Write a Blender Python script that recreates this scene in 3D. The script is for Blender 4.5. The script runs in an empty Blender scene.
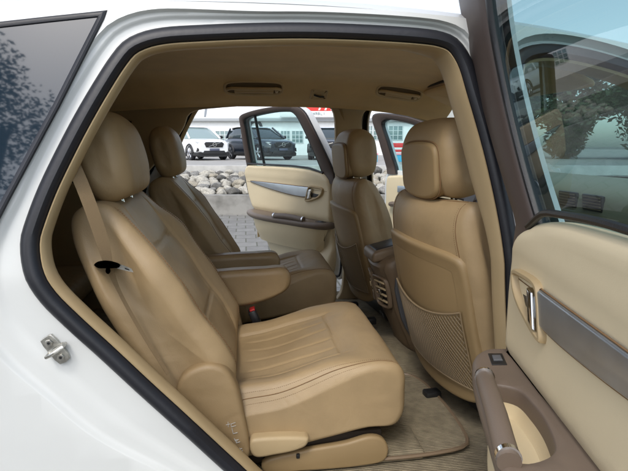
import bpy, math, random
from mathutils import Vector, Matrix
from mathutils.geometry import delaunay_2d_cdt
random.seed(7)
R = math.radians
scene = bpy.context.scene
# ------------------------------------------------------------------ camera, sky, sun, exposure
F = 493.0; YAW = R(8); PITCH = R(10.3); CZ = 1.25
cd = bpy.data.cameras.new('camera'); cam = bpy.data.objects.new('camera', cd)
scene.collection.objects.link(cam); scene.camera = cam
cam.location = (0, 0, CZ); cam.rotation_euler = (R(90) - PITCH, 0, -YAW)
cd.sensor_width = 36; cd.lens = 36 * F / 628; cd.clip_start = 0.02; cd.clip_end = 3000
world = bpy.data.worlds.new('World'); scene.world = world; world.use_nodes = True
wn = world.node_tree.nodes; wl = world.node_tree.links
bg = wn['Background']; sky = wn.new('ShaderNodeTexSky'); sky.sky_type = 'NISHITA'
sky.sun_disc = False; sky.sun_elevation = R(52); sky.sun_rotation = R(205)
sky.air_density = 1.0; sky.dust_density = 2.0; sky.ozone_density = 0.6
hs = wn.new('ShaderNodeHueSaturation'); hs.inputs['Saturation'].default_value = 0.5
wl.new(sky.outputs[0], hs.inputs['Color']); wl.new(hs.outputs[0], bg.inputs['Color'])
bg.inputs['Strength'].default_value = 0.15
sl = bpy.data.lights.new('sun', 'SUN'); sun = bpy.data.objects.new('sun', sl)
scene.collection.objects.link(sun); sl.energy = .5; sl.angle = R(12); sl.color = (1, .965, .91)
sun.rotation_euler = (R(38), 0, R(-25))
scene.view_settings.view_transform = 'Standard'; scene.view_settings.look = 'None'
scene.view_settings.gamma = 1; scene.view_settings.exposure = 1.12
scene.render.engine = 'CYCLES'
scene.cycles.use_denoising = True
scene.cycles.max_bounces = 10; scene.cycles.diffuse_bounces = 8
scene.cycles.glossy_bounces = 4; scene.cycles.transmission_bounces = 8
scene.cycles.caustics_reflective = False; scene.cycles.caustics_refractive = False
scene.cycles.sample_clamp_indirect = 4

# ------------------------------------------------------------------ maths helpers
def ray(px, py):
    cx = (px - 314) / F; cy = (235.5 - py) / F
    sy, cw = math.sin(YAW), math.cos(YAW); sp, cp = math.sin(PITCH), math.cos(PITCH)
    return Vector((sy*cp + cx*cw + cy*sy*sp, cw*cp - cx*sy + cy*cw*sp, -sp + cy*cp))
def PY(px, py, y):
    d = ray(px, py); t = y / d.y
    return Vector((d.x*t, y, CZ + d.z*t))
def xz(p): return (p.x, p.z)
def ss(x, a, b):
    t = max(0.0, min(1.0, (x - a) / (b - a))); return t*t*(3 - 2*t)
def lerp(a, b, t): return a + (b - a)*t
def interp(tab, x):
    if x <= tab[0][0]: return tab[0][1]
    for (x0, y0), (x1, y1) in zip(tab, tab[1:]):
        if x <= x1: return lerp(y0, y1, (x - x0)/(x1 - x0))
    return tab[-1][1]
def spline(pts, n, closed=True):
    P = [Vector(p) for p in pts]; m = len(P)
    def pt(i):
        if closed: return P[i % m]
        return P[max(0, min(m-1, i))]
    segs = m if closed else m-1
    dense = []
    for i in range(segs):
        p0, p1, p2, p3 = pt(i-1), pt(i), pt(i+1), pt(i+2)
        def kn(a, b): return max(1e-6, (b-a).length**0.5)
        t0 = 0; t1 = kn(p0, p1) if (p1-p0).length > 1e-9 else .01; t2 = t1 + kn(p1, p2); t3 = t2 + (kn(p2, p3) if (p3-p2).length > 1e-9 else .01)
        for k in range(24):
            t = lerp(t1, t2, k/24)
            A1 = p0*((t1-t)/(t1-t0)) + p1*((t-t0)/(t1-t0))
            A2 = p1*((t2-t)/(t2-t1)) + p2*((t-t1)/(t2-t1))
            A3 = p2*((t3-t)/(t3-t2)) + p3*((t-t2)/(t3-t2))
            B1 = A1*((t2-t)/(t2-t0)) + A2*((t-t0)/(t2-t0))
            B2 = A2*((t3-t)/(t3-t1)) + A3*((t-t1)/(t3-t1))
            dense.append(B1*((t2-t)/(t2-t1)) + B2*((t-t1)/(t2-t1)))
    dense.append(pt(segs) if not closed else dense[0])
    L = [0]
    for a, b in zip(dense, dense[1:]): L.append(L[-1] + (b-a).length)
    tot = L[-1]; out = []; j = 0
    cnt = n if closed else n-1
    for i in range(n):
        s = tot*i/cnt
        while j < len(L)-2 and L[j+1] < s: j += 1
        d = L[j+1]-L[j]
        out.append(dense[j].lerp(dense[j+1], (s-L[j])/d if d > 1e-12 else 0))
    return out
def area2(p): return sum(p[i][0]*p[(i+1) % len(p)][1] - p[(i+1) % len(p)][0]*p[i][1] for i in range(len(p)))/2
def offset2(poly, d):
    """positive d = outward"""
    n = len(poly); sg = 1 if area2(poly) > 0 else -1; out = []
    for i in range(n):
        a = Vector(poly[i-1][:2]); b = Vector(poly[i][:2]); c = Vector(poly[(i+1) % n][:2])
        e1 = (b-a); e2 = (c-b)
        if e1.length < 1e-9: e1 = e2
        if e2.length < 1e-9: e2 = e1
        e1 = e1.normalized(); e2 = e2.normalized()
        n1 = Vector((e1.y, -e1.x)); n2 = Vector((e2.y, -e2.x)); m = n1+n2
        m = m.normalized() if m.length > 1e-6 else n1
        k = 1/max(.5, m.dot(n1)); dd = d(b) if callable(d) else d
        out.append(b + m*(dd*k*sg))
    return out
def inpoly(p, poly):
    x, y = p; c = False; n = len(poly)
    for i in range(n):
        x1, y1 = poly[i][0], poly[i][1]; x2, y2 = poly[i-1][0], poly[i-1][1]
        if (y1 > y) != (y2 > y) and x < (x2-x1)*(y-y1)/(y2-y1)+x1: c = not c
    return c

# ------------------------------------------------------------------ mesh builder
class MB:
    def __init__(s): s.v = []; s.f = []; s.m = []; s.s = []
    def add(s, vs, fs, m=0, smooth=True):
        o = len(s.v); s.v += [tuple(v) for v in vs]
        for f in fs: s.f.append([i+o for i in f]); s.m.append(m); s.s.append(smooth)
        return s
    def loft(s, rings, closed=True, cap0=False, cap1=False, m=0, smooth=True, wrap=False):
        n = len(rings[0]); vs = [p for r in rings for p in r]; fs = []
        K = len(rings)
        for k in range(K if wrap else K-1):
            k2 = (k+1) % K
            for i in range(n if closed else n-1):
                j = (i+1) % n
                fs.append((k*n+i, k*n+j, k2*n+j, k2*n+i))
        s.add(vs, fs, m, smooth)
        if cap0: s.add(rings[0], [list(range(n))[::-1]], m, smooth)
        if cap1: s.add(rings[-1], [list(range(n))], m, smooth)
        return s
    def tube(s, path, r, n=8, m=0, closed=False, caps=True):
        P = [Vector(p) for p in path]; rings = []; N = len(P)
        up = None
        for i in range(N):
            a = P[i-1] if (i > 0 or closed) else P[0]; b = P[(i+1) % N] if (i < N-1 or closed) else P[-1]
            t = (b-a).normalized() if (b-a).length > 1e-9 else Vector((0, 0, 1))
            if up is None: up = t.orthogonal().normalized()
            up = (up - t*up.dot(t)); up = up.normalized() if up.length > 1e-6 else t.orthogonal().normalized()
            w = t.cross(up); rr = r(i/(N-1)) if callable(r) else r
            rings.append([P[i] + up*(rr*math.cos(2*math.pi*k/n)) + w*(rr*math.sin(2*math.pi*k/n)) for k in range(n)])
        s.loft(rings, True, caps and not closed, caps and not closed, m, True, wrap=closed)
        return s
    def prism(s, poly, c0, c1, fn, bev=.004, m=0, seg=3, both=True, smooth=True):
        """poly (a,b); extruded c0->c1; fn(a,b,c)->xyz; bevelled on c1 (and c0)"""
        sg = 1 if c1 > c0 else -1; rings = []
        def rr(off, c): return [fn(q[0], q[1], c) for q in (offset2(poly, -off) if off > 1e-7 else poly)]
        if both:
            for k in range(seg+1):
                a = math.pi/2*k/seg; rings.append(rr(bev*(1-math.sin(a)), c0+sg*bev*(1-math.cos(a))))
        else: rings.append(rr(0, c0))
        for k in range(seg+1):
            a = math.pi/2*k/seg; rings.append(rr(bev*(1-math.cos(a)), c1-sg*bev*(1-math.sin(a))))
        s.loft(rings, True, True, True, m, smooth)
        return s
    def box(s, c, size, fn=None, bev=.004, m=0, seg=2):
        hx, hy, hz = [q/2 for q in size]; bev = min(bev, hx*.98, hy*.98, hz*.98)
        poly = []
        for (qx, qy, a0) in ((1, 1, 0), (-1, 1, 90), (-1, -1, 180), (1, -1, 270)):
            for k in range(seg+1):
                a = R(a0+90*k/seg); poly.append((c[0]+qx*(hx-bev)+bev*math.cos(a), c[1]+qy*(hy-bev)+bev*math.sin(a)))
        f = fn or (lambda a, b, cc: Vector((a, b, cc)))
        return s.prism(poly, c[2]-hz, c[2]+hz, f, bev, m, seg)
    def build(s, name, mats, parent=None, label=None, fix=True, sharp=40):
        me = bpy.data.meshes.new(name); me.from_pydata(s.v, [], s.f)
        if not isinstance(mats, (list, tuple)): mats = [mats]
        for mt in mats: me.materials.append(mt)
        me.polygons.foreach_set('material_index', s.m); me.polygons.foreach_set('use_smooth', s.s)
        me.update()
        if fix:
            import bmesh
            b = bmesh.new(); b.from_mesh(me); bmesh.ops.remove_doubles(b, verts=b.verts, dist=1e-6)
            bmesh.ops.recalc_face_normals(b, faces=b.faces)
            for e in b.edges:
                if len(e.link_faces) == 2 and e.calc_face_angle(0) > R(sharp): e.smooth = False
            b.to_mesh(me); b.free()
        o = bpy.data.objects.new(name, me); scene.collection.objects.link(o)
        if parent: o.parent = parent
        if label: o['label'] = label
        return o
def tag(o, label, cat, group=None):
    o['label'] = label; o['category'] = cat
    if group: o['group'] = group
    return o
def struct(o): o['kind'] = 'structure'; return o
def empty(name, loc=(0, 0, 0), rz=0):
    o = bpy.data.objects.new(name, None); scene.collection.objects.link(o); o.location = loc; o.rotation_euler = (0, 0, rz)
    o.empty_display_size = .1; return o

# ------------------------------------------------------------------ materials
def mat(name, col, rough=.5, metal=0, bump=0, bscale=60, var=0, vscale=4, col2=None, spec=.5, coat=0, bdist=.002, wr=0, wscale=9, sheen=0, cut=(.35, .65)):
    m = bpy.data.materials.new(name); m.use_nodes = True; nt = m.node_tree; N = nt.nodes; L = nt.links
    b = N['Principled BSDF']; b.inputs['Base Color'].default_value = (*col, 1)
    b.inputs['Roughness'].default_value = rough; b.inputs['Metallic'].default_value = metal
    b.inputs['Specular IOR Level'].default_value = spec
    b.inputs['Coat Weight'].default_value = coat; b.inputs['Coat Roughness'].default_value = .04
    b.inputs['Sheen Weight'].default_value = sheen
    tc = N.new('ShaderNodeTexCoord')
    if var or col2:
        nz = N.new('ShaderNodeTexNoise'); nz.inputs['Scale'].default_value = vscale; nz.inputs['Detail'].default_value = 6
        L.new(tc.outputs['Object'], nz.inputs['Vector'])
        rp = N.new('ShaderNodeValToRGB'); rp.color_ramp.elements[0].position = cut[0]; rp.color_ramp.elements[1].position = cut[1]
        c1 = col2 or tuple(max(0, c*(1-var)) for c in col); c2 = col if col2 else tuple(min(1, c*(1+var)) for c in col)
        rp.color_ramp.elements[0].color = (*c1, 1); rp.color_ramp.elements[1].color = (*c2, 1)
        L.new(nz.outputs[0], rp.inputs[0]); L.new(rp.outputs[0], b.inputs['Base Color'])
        mr = N.new('ShaderNodeMapRange'); mr.inputs[3].default_value = max(.02, rough-.07); mr.inputs[4].default_value = rough+.09
        L.new(nz.outputs[0], mr.inputs[0]); L.new(mr.outputs[0], b.inputs['Roughness'])
    prev = None
    if bump:
        n2 = N.new('ShaderNodeTexNoise'); n2.inputs['Scale'].default_value = bscale; n2.inputs['Detail'].default_value = 4
        L.new(tc.outputs['Object'], n2.inputs['Vector'])
        bp = N.new('ShaderNodeBump'); bp.inputs['Strength'].default_value = bump; bp.inputs['Distance'].default_value = bdist
        L.new(n2.outputs[0], bp.inputs['Height']); prev = bp
    if wr:
        n3 = N.new('ShaderNodeTexNoise'); n3.inputs['Scale'].default_value = wscale; n3.inputs['Detail'].default_value = 2; n3.inputs['Distortion'].default_value = 1.2
        L.new(tc.outputs['Object'], n3.inputs['Vector'])
        b2 = N.new('ShaderNodeBump'); b2.inputs['Strength'].default_value = wr; b2.inputs['Distance'].default_value = .012
        L.new(n3.outputs[0], b2.inputs['Height'])
        if prev: L.new(prev.outputs[0], b2.inputs['Normal'])
        prev = b2
    if prev: L.new(prev.outputs[0], b.inputs['Normal'])
    return m
def leather(name, col, rough=.42):
    m = mat(name, col, rough, bump=.3, bscale=420, var=.10, vscale=6, wr=.32, wscale=8, bdist=.0007)
    nt = m.node_tree; N = nt.nodes; L = nt.links
    # pebble grain
    tc = [n for n in N if n.type == 'TEX_COORD'][0]
    vo = N.new('ShaderNodeTexVoronoi'); vo.inputs['Scale'].default_value = 340; L.new(tc.outputs['Object'], vo.inputs['Vector'])
    b = N['Principled BSDF']; old = b.inputs['Normal'].links[0].from_socket
    bp = N.new('ShaderNodeBump'); bp.inputs['Strength'].default_value = .25; bp.inputs['Distance'].default_value = .0007
    L.new(vo.outputs[0], bp.inputs['Height']); L.new(old, bp.inputs['Normal']); L.new(bp.outputs[0], b.inputs['Normal'])
    return m
M = {}
M['leather'] = leather('tan_leather', (.345, .245, .13), .52)
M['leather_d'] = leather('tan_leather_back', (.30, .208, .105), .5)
M['thread'] = mat('stitch_thread', (.20, .125, .06), .8)
M['groove'] = mat('dark_seam_piping', (.20, .115, .05), .7)  # darker leather tone for the seam tubes
M['cream'] = mat('cream_soft_vinyl', (.70, .59, .39), .5, bump=.3, bscale=500, var=.035, vscale=3, bdist=.0006, wr=.08)
M['trim'] = mat('beige_trim_plastic', (.42, .315, .175), .5, bump=.25, bscale=420, var=.05, bdist=.0006)
M['shell'] = mat('beige_seat_shell', (.30, .208, .102), .5, bump=.25, bscale=420, var=.06, bdist=.0006)
M['headliner'] = mat('headliner_cloth', (.74, .55, .29), .95, bump=.5, bscale=600, var=.05, vscale=8, sheen=.2, bdist=.0008)
M['handle'] = mat('headliner_plastic', (.62, .48, .28), .5)
M['brown'] = mat('brown_door_leather', (.165, .125, .095), .48, bump=.4, bscale=450, var=.06, bdist=.0006)
M['framebrown'] = mat('dark_brown_frame_plastic', (.075, .054, .045), .5, bump=.35, bscale=420, bdist=.0006)
M['console'] = mat('console_brown_plastic', (.19, .135, .085), .45, bump=.3, bscale=420, bdist=.0006)
M['slate'] = mat('slate_console_side', (.11, .115, .125), .5, bump=.3, bscale=420, bdist=.0006)
M['rubber'] = mat('black_rubber', (.012, .013, .018), .45, bump=.2, bscale=90, var=.2)
M['black'] = mat('black_plastic', (.015, .015, .016), .4, bump=.2, bscale=300)
M['dark'] = mat('dark_recess', (.03, .02, .012), .8)
M['paint'] = mat('white_car_paint', (.68, .695, .68), .34, coat=.35, bump=.04, bscale=25, var=.012, vscale=2)
M['strip'] = mat('grey_blue_satin_strip', (.48, .52, .56), .36, metal=.9, var=.06, vscale=12)
M['chrome'] = mat('chrome', (.78, .78, .78), .12, metal=1)
M['steel'] = mat('zinc_steel', (.50, .49, .45), .33, metal=1, var=.25, vscale=70, bump=.25, bscale=160)
M['red'] = mat('red_button', (.55, .03, .03), .4)
M['white'] = mat('white_print', (.75, .75, .72), .6); M['print'] = mat('worn_print', (.48, .46, .42), .7)
M['belt'] = mat('belt_webbing', (.25, .172, .09), .7, bump=.6, bscale=500)
def glass(name, col, rough=0):
    m = bpy.data.materials.new(name); m.use_nodes = True; nt = m.node_tree; N = nt.nodes; L = nt.links
    N.remove(N['Principled BSDF']); out = N['Material Output']
    tr = N.new('ShaderNodeBsdfTransparent'); tr.inputs[0].default_value = (*col, 1)
    gl = N.new('ShaderNodeBsdfGlossy'); gl.inputs['Roughness'].default_value = .01; gl.inputs[0].default_value = (.95, .97, 1, 1)
    lw = N.new('ShaderNodeLayerWeight'); lw.inputs[0].default_value = .5
    pw = N.new('ShaderNodeMath'); pw.operation = 'POWER'; pw.inputs[1].default_value = 5; L.new(lw.outputs['Facing'], pw.inputs[0])
    fr = N.new('ShaderNodeMath'); fr.operation = 'MULTIPLY_ADD'; fr.inputs[1].default_value = .7; fr.inputs[2].default_value = .06; L.new(pw.outputs[0], fr.inputs[0])
    tc = N.new('ShaderNodeTexCoord'); nz = N.new('ShaderNodeTexNoise'); nz.inputs['Scale'].default_value = 3
    L.new(tc.outputs['Object'], nz.inputs['Vector'])
    bp = N.new('ShaderNodeBump'); bp.inputs['Strength'].default_value = .03; bp.inputs['Distance'].default_value = .01
    L.new(nz.outputs[0], bp.inputs['Height']); L.new(bp.outputs[0], gl.inputs['Normal'])
    mx = N.new('ShaderNodeMixShader'); L.new(fr.outputs[0], mx.inputs[0]); L.new(tr.outputs[0], mx.inputs[1]); L.new(gl.outputs[0], mx.inputs[2])
    L.new(mx.outputs[0], out.inputs['Surface'])
    return m
M['glass'] = glass('tinted_teal_glass', (.60, .80, .80))
M['glass_near'] = glass('tinted_teal_door_glass', (.31, .46, .47))
M['windshield'] = glass('windscreen_glass', (.85, .95, .93))
M['quarter'] = mat('dark_tinted_glass', (.014, .026, .040), .03, spec=.75)
# ribbed carpet
def carpet():
    m = mat('ribbed_beige_carpet', (.30, .25, .165), .95, var=.18, vscale=30, bump=.8, bscale=500)
    N = m.node_tree.nodes; L = m.node_tree.links; b = N['Principled BSDF']
    tc = [n for n in N if n.type == 'TEX_COORD'][0]
    w = N.new('ShaderNodeTexWave'); w.bands_direction = 'Y'; w.inputs['Scale'].default_value = 42; w.inputs['Distortion'].default_value = .6; w.inputs['Detail'].default_value = 2; w.inputs['Detail Scale'].default_value = 6
    L.new(tc.outputs['Object'], w.inputs['Vector'])
    bp = N.new('ShaderNodeBump'); bp.inputs['Strength'].default_value = 1; bp.inputs['Distance'].default_value = .003
    L.new(w.outputs['Fac'], bp.inputs['Height']); L.new(b.inputs['Normal'].links[0].from_socket, bp.inputs['Normal']); L.new(bp.outputs[0], b.inputs['Normal'])
    src = b.inputs['Base Color'].links[0].from_socket
    mx = N.new('ShaderNodeMix'); mx.data_type = 'RGBA'; mx.blend_type = 'MULTIPLY'; mx.inputs[0].default_value = 1
    mr = N.new('ShaderNodeMapRange'); mr.inputs[3].default_value = .88; mr.inputs[4].default_value = 1.05
    L.new(w.outputs['Fac'], mr.inputs[0]); L.new(src, mx.inputs[6]); L.new(mr.outputs[0], mx.inputs[7]); L.new(mx.outputs[2], b.inputs['Base Color'])
    return m
M['carpet'] = carpet()

# ================================================================== THE SETTING (in the camera-facing yard frame)
RB = Vector((math.cos(YAW), -math.sin(YAW), 0)); FB = Vector((math.sin(YAW), math.cos(YAW), 0))
def YD(X, D, z): return RB*X + FB*D + Vector((0, 0, z))
def yx(px, D, py=150): 
    cy = (235.5-py)/F; return (px-314)/F*D/(math.cos(PITCH)+cy*math.sin(PITCH))
def yz(py, D): return CZ + D*math.tan(math.atan((235.5-py)/F)-PITCH)
def brickmat(name, c1, c2, mortar, sx, rough=.85, ms=.012, scale=1, bw=.5, rh=.25):
    m = bpy.data.materials.new(name); m.use_nodes = True; N = m.node_tree.nodes; L = m.node_tree.links; b = N['Principled BSDF']
    tc = N.new('ShaderNodeTexCoord'); mp = N.new('ShaderNodeMapping'); L.new(tc.outputs['Object'], mp.inputs[0]); mp.inputs['Rotation'].default_value = (0, 0, R(sx))
    br = N.new('ShaderNodeTexBrick'); br.inputs['Scale'].default_value = scale; br.inputs['Brick Width'].default_value = bw; br.inputs['Row Height'].default_value = rh
    br.inputs['Color1'].default_value = (*c1, 1); br.inputs['Color2'].default_value = (*c2, 1); br.inputs['Mortar'].default_value = (*mortar, 1); br.inputs['Mortar Size'].default_value = ms
    L.new(mp.outputs[0], br.inputs[0]); nz = N.new('ShaderNodeTexNoise'); nz.inputs['Scale'].default_value = 9; nz.inputs['Detail'].default_value = 8; L.new(tc.outputs['Object'], nz.inputs['Vector'])
    mr = N.new('ShaderNodeMapRange'); mr.inputs[3].default_value = .65; mr.inputs[4].default_value = 1.3; L.new(nz.outputs[0], mr.inputs[0])
    mx = N.new('ShaderNodeMix'); mx.data_type = 'RGBA'; mx.blend_type = 'MULTIPLY'; mx.inputs[0].default_value = 1
    L.new(br.outputs[0], mx.inputs[6]); L.new(mr.outputs[0], mx.inputs[7]); L.new(mx.outputs[2], b.inputs['Base Color']); b.inputs['Roughness'].default_value = rough
    bp = N.new('ShaderNodeBump'); bp.inputs['Strength'].default_value = .6; bp.inputs['Distance'].default_value = .01; bp.invert = True
    L.new(br.outputs['Fac'], bp.inputs['Height']); L.new(bp.outputs[0], b.inputs['Normal'])
    return m
pav = brickmat('grey_pavers', (.215, .21, .195), (.175, .17, .158), (.10, .10, .075), 0, bw=.28, rh=.28, ms=.009)
g = MB(); S = 600
g.add([YD(-S, -S, 0), YD(S, -S, 0), YD(S, S, 0), YD(-S, S, 0)], [(0, 1, 2, 3)], 0, False)
gr = g.build('paving', pav); struct(gr)
DW = 9.0
asph = mat('terrace_asphalt', (.32, .31, .29), .9, bump=.6, bscale=80, var=.15, vscale=2)
t = MB(); pr = [(11.6, .70), (13, .70), (22, .575), (30, .56), (80, .56), (400, .56)]
XS = [-60, -20, -6, 6, 20, 60]
t.add([YD(x, d, z) for d, z in pr for x in XS], [(i*6+j, i*6+j+1, i*6+j+7, i*6+j+6) for i in range(len(pr)-1) for j in range(5)])
struct(t.build('terrace_road', asph))
conc = mat('stained_concrete', (.30, .29, .265), .9, bump=.7, bscale=25, col2=(.13, .125, .11), vscale=3.5, cut=(.3, .6))
kerbm = mat('pale_kerb_concrete', (.50, .49, .46), .9, bump=.5, bscale=30, var=.15)
def yprism(poly_dz, x0, x1, name, mt, bev=.01):
    b = MB(); b.prism(poly_dz, x0, x1, lambda d, z, x: YD(x, d, z), bev); return b.build(name, mt)
w = yprism([(9.0, -.1), (9.0, .36), (9.22, .36), (9.22, -.1)], -14, 14, 'retaining_wall', conc)
tag(w, 'low stained concrete retaining wall in front of the bank of boulders', 'wall')
k = yprism([(11.5, .4), (11.5, .80), (11.75, .80), (11.75, .4)], -14, 14, 'kerb', kerbm); tag(k, 'pale concrete kerb running behind the boulders below the parked cars', 'kerb')
soil = mat('gravel_soil', (.08, .072, .055), 1, bump=1, bscale=60, var=.4, vscale=12)
b = MB(); n1, n2 = 60, 14
b.loft([[YD(-14+28*i/n1, 9.22+2.3*j/n2, .27+.30*j/n2+.02*random.random()) for i in range(n1+1)] for j in range(n2+1)], closed=False)
struct(b.build('gravel_bank', soil))
# boulders
smats = [mat('boulder_'+n, c, .9, bump=.7, bscale=14, var=.3, vscale=6) for n, c in (('pale', (.38, .36, .31)), ('warm', (.31, .28, .22)), ('grey', (.22, .215, .20)), ('dark', (.11, .105, .095)))]
import bmesh
def ico():
    bm = bmesh.new(); bmesh.ops.create_icosphere(bm, subdivisions=3, radius=1); vs = [v.co.copy() for v in bm.verts]; fs = [[v.index for v in f.verts] for f in bm.faces]; bm.free(); return vs, fs
IV, IF = ico()
from mathutils import noise
smesh = []
for q in range(16):
    me = bpy.data.meshes.new('boulder'); o3 = Vector((q*9.1, q*3.3, 2)); vs = []
    for v in IV:
        vv = v*(1+.36*noise.noise(v*1.2+o3)+.17*noise.noise(v*2.3+o3)+.03*noise.noise(v*6+o3)); vs.append((vv.x, vv.y*.85, vv.z*.72))
    me.from_pydata(vs, [], IF); me.materials.append(smats[(0, 0, 1, 0, 2, 0, 1, 3, 0, 2, 1, 0, 3, 1, 0, 0)[q]])
    me.polygons.foreach_set('use_smooth', [True]*len(IF)); me.update(); smesh.append(me)
cnt = 0; rows = 10
for r_ in range(rows):
    D = 9.34 + r_*.215; X = -3.15 + random.random()*.2
    while X < 3.4:
        s_ = random.uniform(.075, .125)*(1.3 if random.random() < .12 else 1)
        o = bpy.data.objects.new('boulder', smesh[random.randrange(16)]); scene.collection.objects.link(o)
        o.location = YD(X, D+random.uniform(-.06, .06), .30+.30*(D-9.22)/2.3+s_*.42+random.uniform(0, .05))
        o.rotation_euler = (random.uniform(-.3, .3), random.uniform(-.3, .3), random.uniform(0, 6.3)); o.scale = (s_*1.1, s_*1.05, s_)
        tag(o, 'rounded pale grey boulder heaped in the gravel bank above the concrete wall', 'boulder', 'boulders heaped on the bank beyond the car')
        X += s_*1.9+random.uniform(.0, .06); cnt += 1
print('boulders', cnt)

# ---------------- building
BD = 38.0
wallm = mat('white_rendered_wall', (.80, .81, .80), .8, bump=.2, bscale=10, var=.03)
bd = empty('showroom_building', YD(0, BD, .56)); bd.rotation_euler = (0, 0, -YAW)
tag(bd, 'long low white showroom with gridded windows behind the parked cars', 'building')
def bl(b, x0, x1, d0, d1, z0, z1, m=0, bev=.01): b.box(((x0+x1)/2, (d0+d1)/2, (z0+z1)/2), (x1-x0, d1-d0, z1-z0), None, bev, m)
zo = .56
b = MB(); bl(b, -22, 14, 0, 10, -.6, yz(121, BD)-zo); b.build('wall', wallm, bd)
b = MB(); e = yz(119, BD)-zo; bl(b, -22.3, 14.3, -.3, 0, e-.18, e+.05); b.build('eave', mat('grey_eave', (.35, .37, .38), .5), bd)
b = MB(); b.add([(-22.3, -.3, e+.05), (14.3, -.3, e+.05), (14.3, 8, e+2.6), (-22.3, 8, e+2.6), (-22.3, -.3, e+.12), (14.3, -.3, e+.12), (14.3, 8, e+2.68), (-22.3, 8, e+2.68)], [(0, 1, 2, 3), (4, 5, 6, 7), (0, 1, 5, 4), (2, 3, 7, 6), (1, 2, 6, 5), (0, 3, 7, 4)], 0, False)
b.build('roof', mat('pale_roof_sheet', (.78, .79, .79), .6), bd)
b = MB()
for px in (207, 395, 460, 120):
    x = yx(px, BD); b.tube([(x, -.25, e+.12), (x-.9, 5, e+1.85)], .09, 6)
b.build('roof_rail', mat('roof_rail_grey', (.22, .24, .25), .5), bd)
winm = mat('window_pane_teal', (.16, .24, .24), .1, spec=.8); mullm = mat('window_mullion', (.55, .60, .60), .5)
for (p0, p1) in ((216, 230), (232, 246), (258, 266), (268, 279), (281, 290), (292, 303), (365, 372), (373, 384), (388, 402), (428, 440), (448, 462), (160, 172), (144, 156)):
    x0, x1 = yx(p0, BD), yx(p1, BD); z1, z0 = yz(131, BD)-zo, yz(143, BD)-zo
    if p0 > 350: z1, z0 = yz(126, BD)-zo, yz(140, BD)-zo
    b = MB(); nx = 3
    for i in range(nx+1): xx = lerp(x0, x1, i/nx); bl(b, xx-.03, xx+.03, -.05, .0, z0, z1, 0, .004)
    for i in range(4): zz = lerp(z0, z1, i/3); bl(b, x0, x1, -.043, -.0, zz-.025, zz+.025, 0, .004)
    wf = b.build('window', mullm, bd)
    b = MB(); bl(b, x0, x1, -.015, .005, z0, z1, 0, .002); b.build('pane', winm, wf)
# round logo on wall
b = MB(); cx_, cz_ = yx(256, BD), yz(127, BD)-zo; ring = []
b.tube([(cx_+.42*math.cos(a), -.03, cz_+.42*math.sin(a)) for a in [2*math.pi*i/28 for i in range(28)]], .11, 8, closed=True)
b.box((cx_-.42, -.03, cz_-.5), (.2, .1, 1.1))
b.build('emblem', mat('dark_emblem', (.03, .035, .04), .5), bd)
# roof sign
rs = empty('shop_sign', YD(0, BD-.6, .56)); rs.rotation_euler = (0, 0, -YAW)
tag(rs, 'red and yellow banner with white slanted bars over a white lettered panel on the building', 'sign')
x0, x1 = yx(294, BD), yx(345, BD); za, zb, zc = yz(102, BD)-zo, yz(111.5, BD)-zo, yz(117.5, BD)-zo
b = MB(); bl(b, x0, x1, 0, .12, zb, za); b.build('red_banner', mat('banner_red', (.75, .06, .05), .5), rs)
b = MB(); xm = yx(316, BD); zz = yz(109, BD)-zo
b.add([(x0, -.012, zz), (xm, -.012, zz+.12), (xm+.3, -.012, za), (x0, -.012, za), (x0, -.002, zz), (xm, -.002, zz+.12), (xm+.3, -.002, za), (x0, -.002, za)], [(0, 1, 2, 3), (7, 6, 5, 4), (0, 1, 5, 4), (1, 2, 6, 5), (2, 3, 7, 6)], 0, False)
b.build('yellow_band', mat('banner_yellow', (.85, .55, .03), .5), rs)
b = MB()
for px in (318, 324, 330, 336):
    b = MB(); x = yx(px, BD); b.prism([(x, zb+.05), (x+.14, zb+.05), (x+.34, zb+.55), (x+.2, zb+.55)], -.015, -.002, lambda a, c, d: Vector((a, d, c)), .001); b.build('white_bar', M['white'], rs)
b = MB(); bl(b, x0-1, x1, 0, .1, zc, zb-.01); b.build('white_panel', wallm, rs)
b = MB(); x = yx(306, BD); zt_ = yz(112.8, BD)-zo; zl_ = yz(115.2, BD)-zo; h = zt_-zl_
letm = mat('sign_letters', (.28, .33, .34), .6)
glyph = {'Y': [((0, 1), (.5, .5)), ((1, 1), (.5, .5)), ((.5, .5), (.5, 0))], 'E': [((0, 0), (0, 1)), ((0, 1), (1, 1)), ((0, .5), (.8, .5)), ((0, 0), (1, 0))], 'R': [((0, 0), (0, 1)), ((0, 1), (.9, .9)), ((.9, .9), (.9, .55)), ((.9, .55), (0, .5)), ((.3, .5), (1, 0))], 'B': [((0, 0), (0, 1)), ((0, 1), (.9, .75)), ((.9, .75), (0, .5)), ((0, .5), (1, .25)), ((1, .25), (0, 0))], 'L': [((0, 1), (0, 0)), ((0, 0), (1, 0))], 'I': [((.5, 1), (.5, 0))], 'V': [((0, 1), (.5, 0)), ((1, 1), (.5, 0))], 'W': [((0, 1), (.25, 0)), ((.25, 0), (.5, .7)), ((.5, .7), (.75, 0)), ((.75, 0), (1, 1))]}
for ch in 'FVRWRBLI':
    for (a0, a1) in glyph.get(ch, glyph['E'][:3]):
        b.tube([(x+a0[0]*h*.7, -.01, zl_+a0[1]*h), (x+a1[0]*h*.7, -.01, zl_+a1[1]*h)], .022, 4)
    b.build('letter', letm, rs); b = MB()
    x += h*1.05
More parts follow.
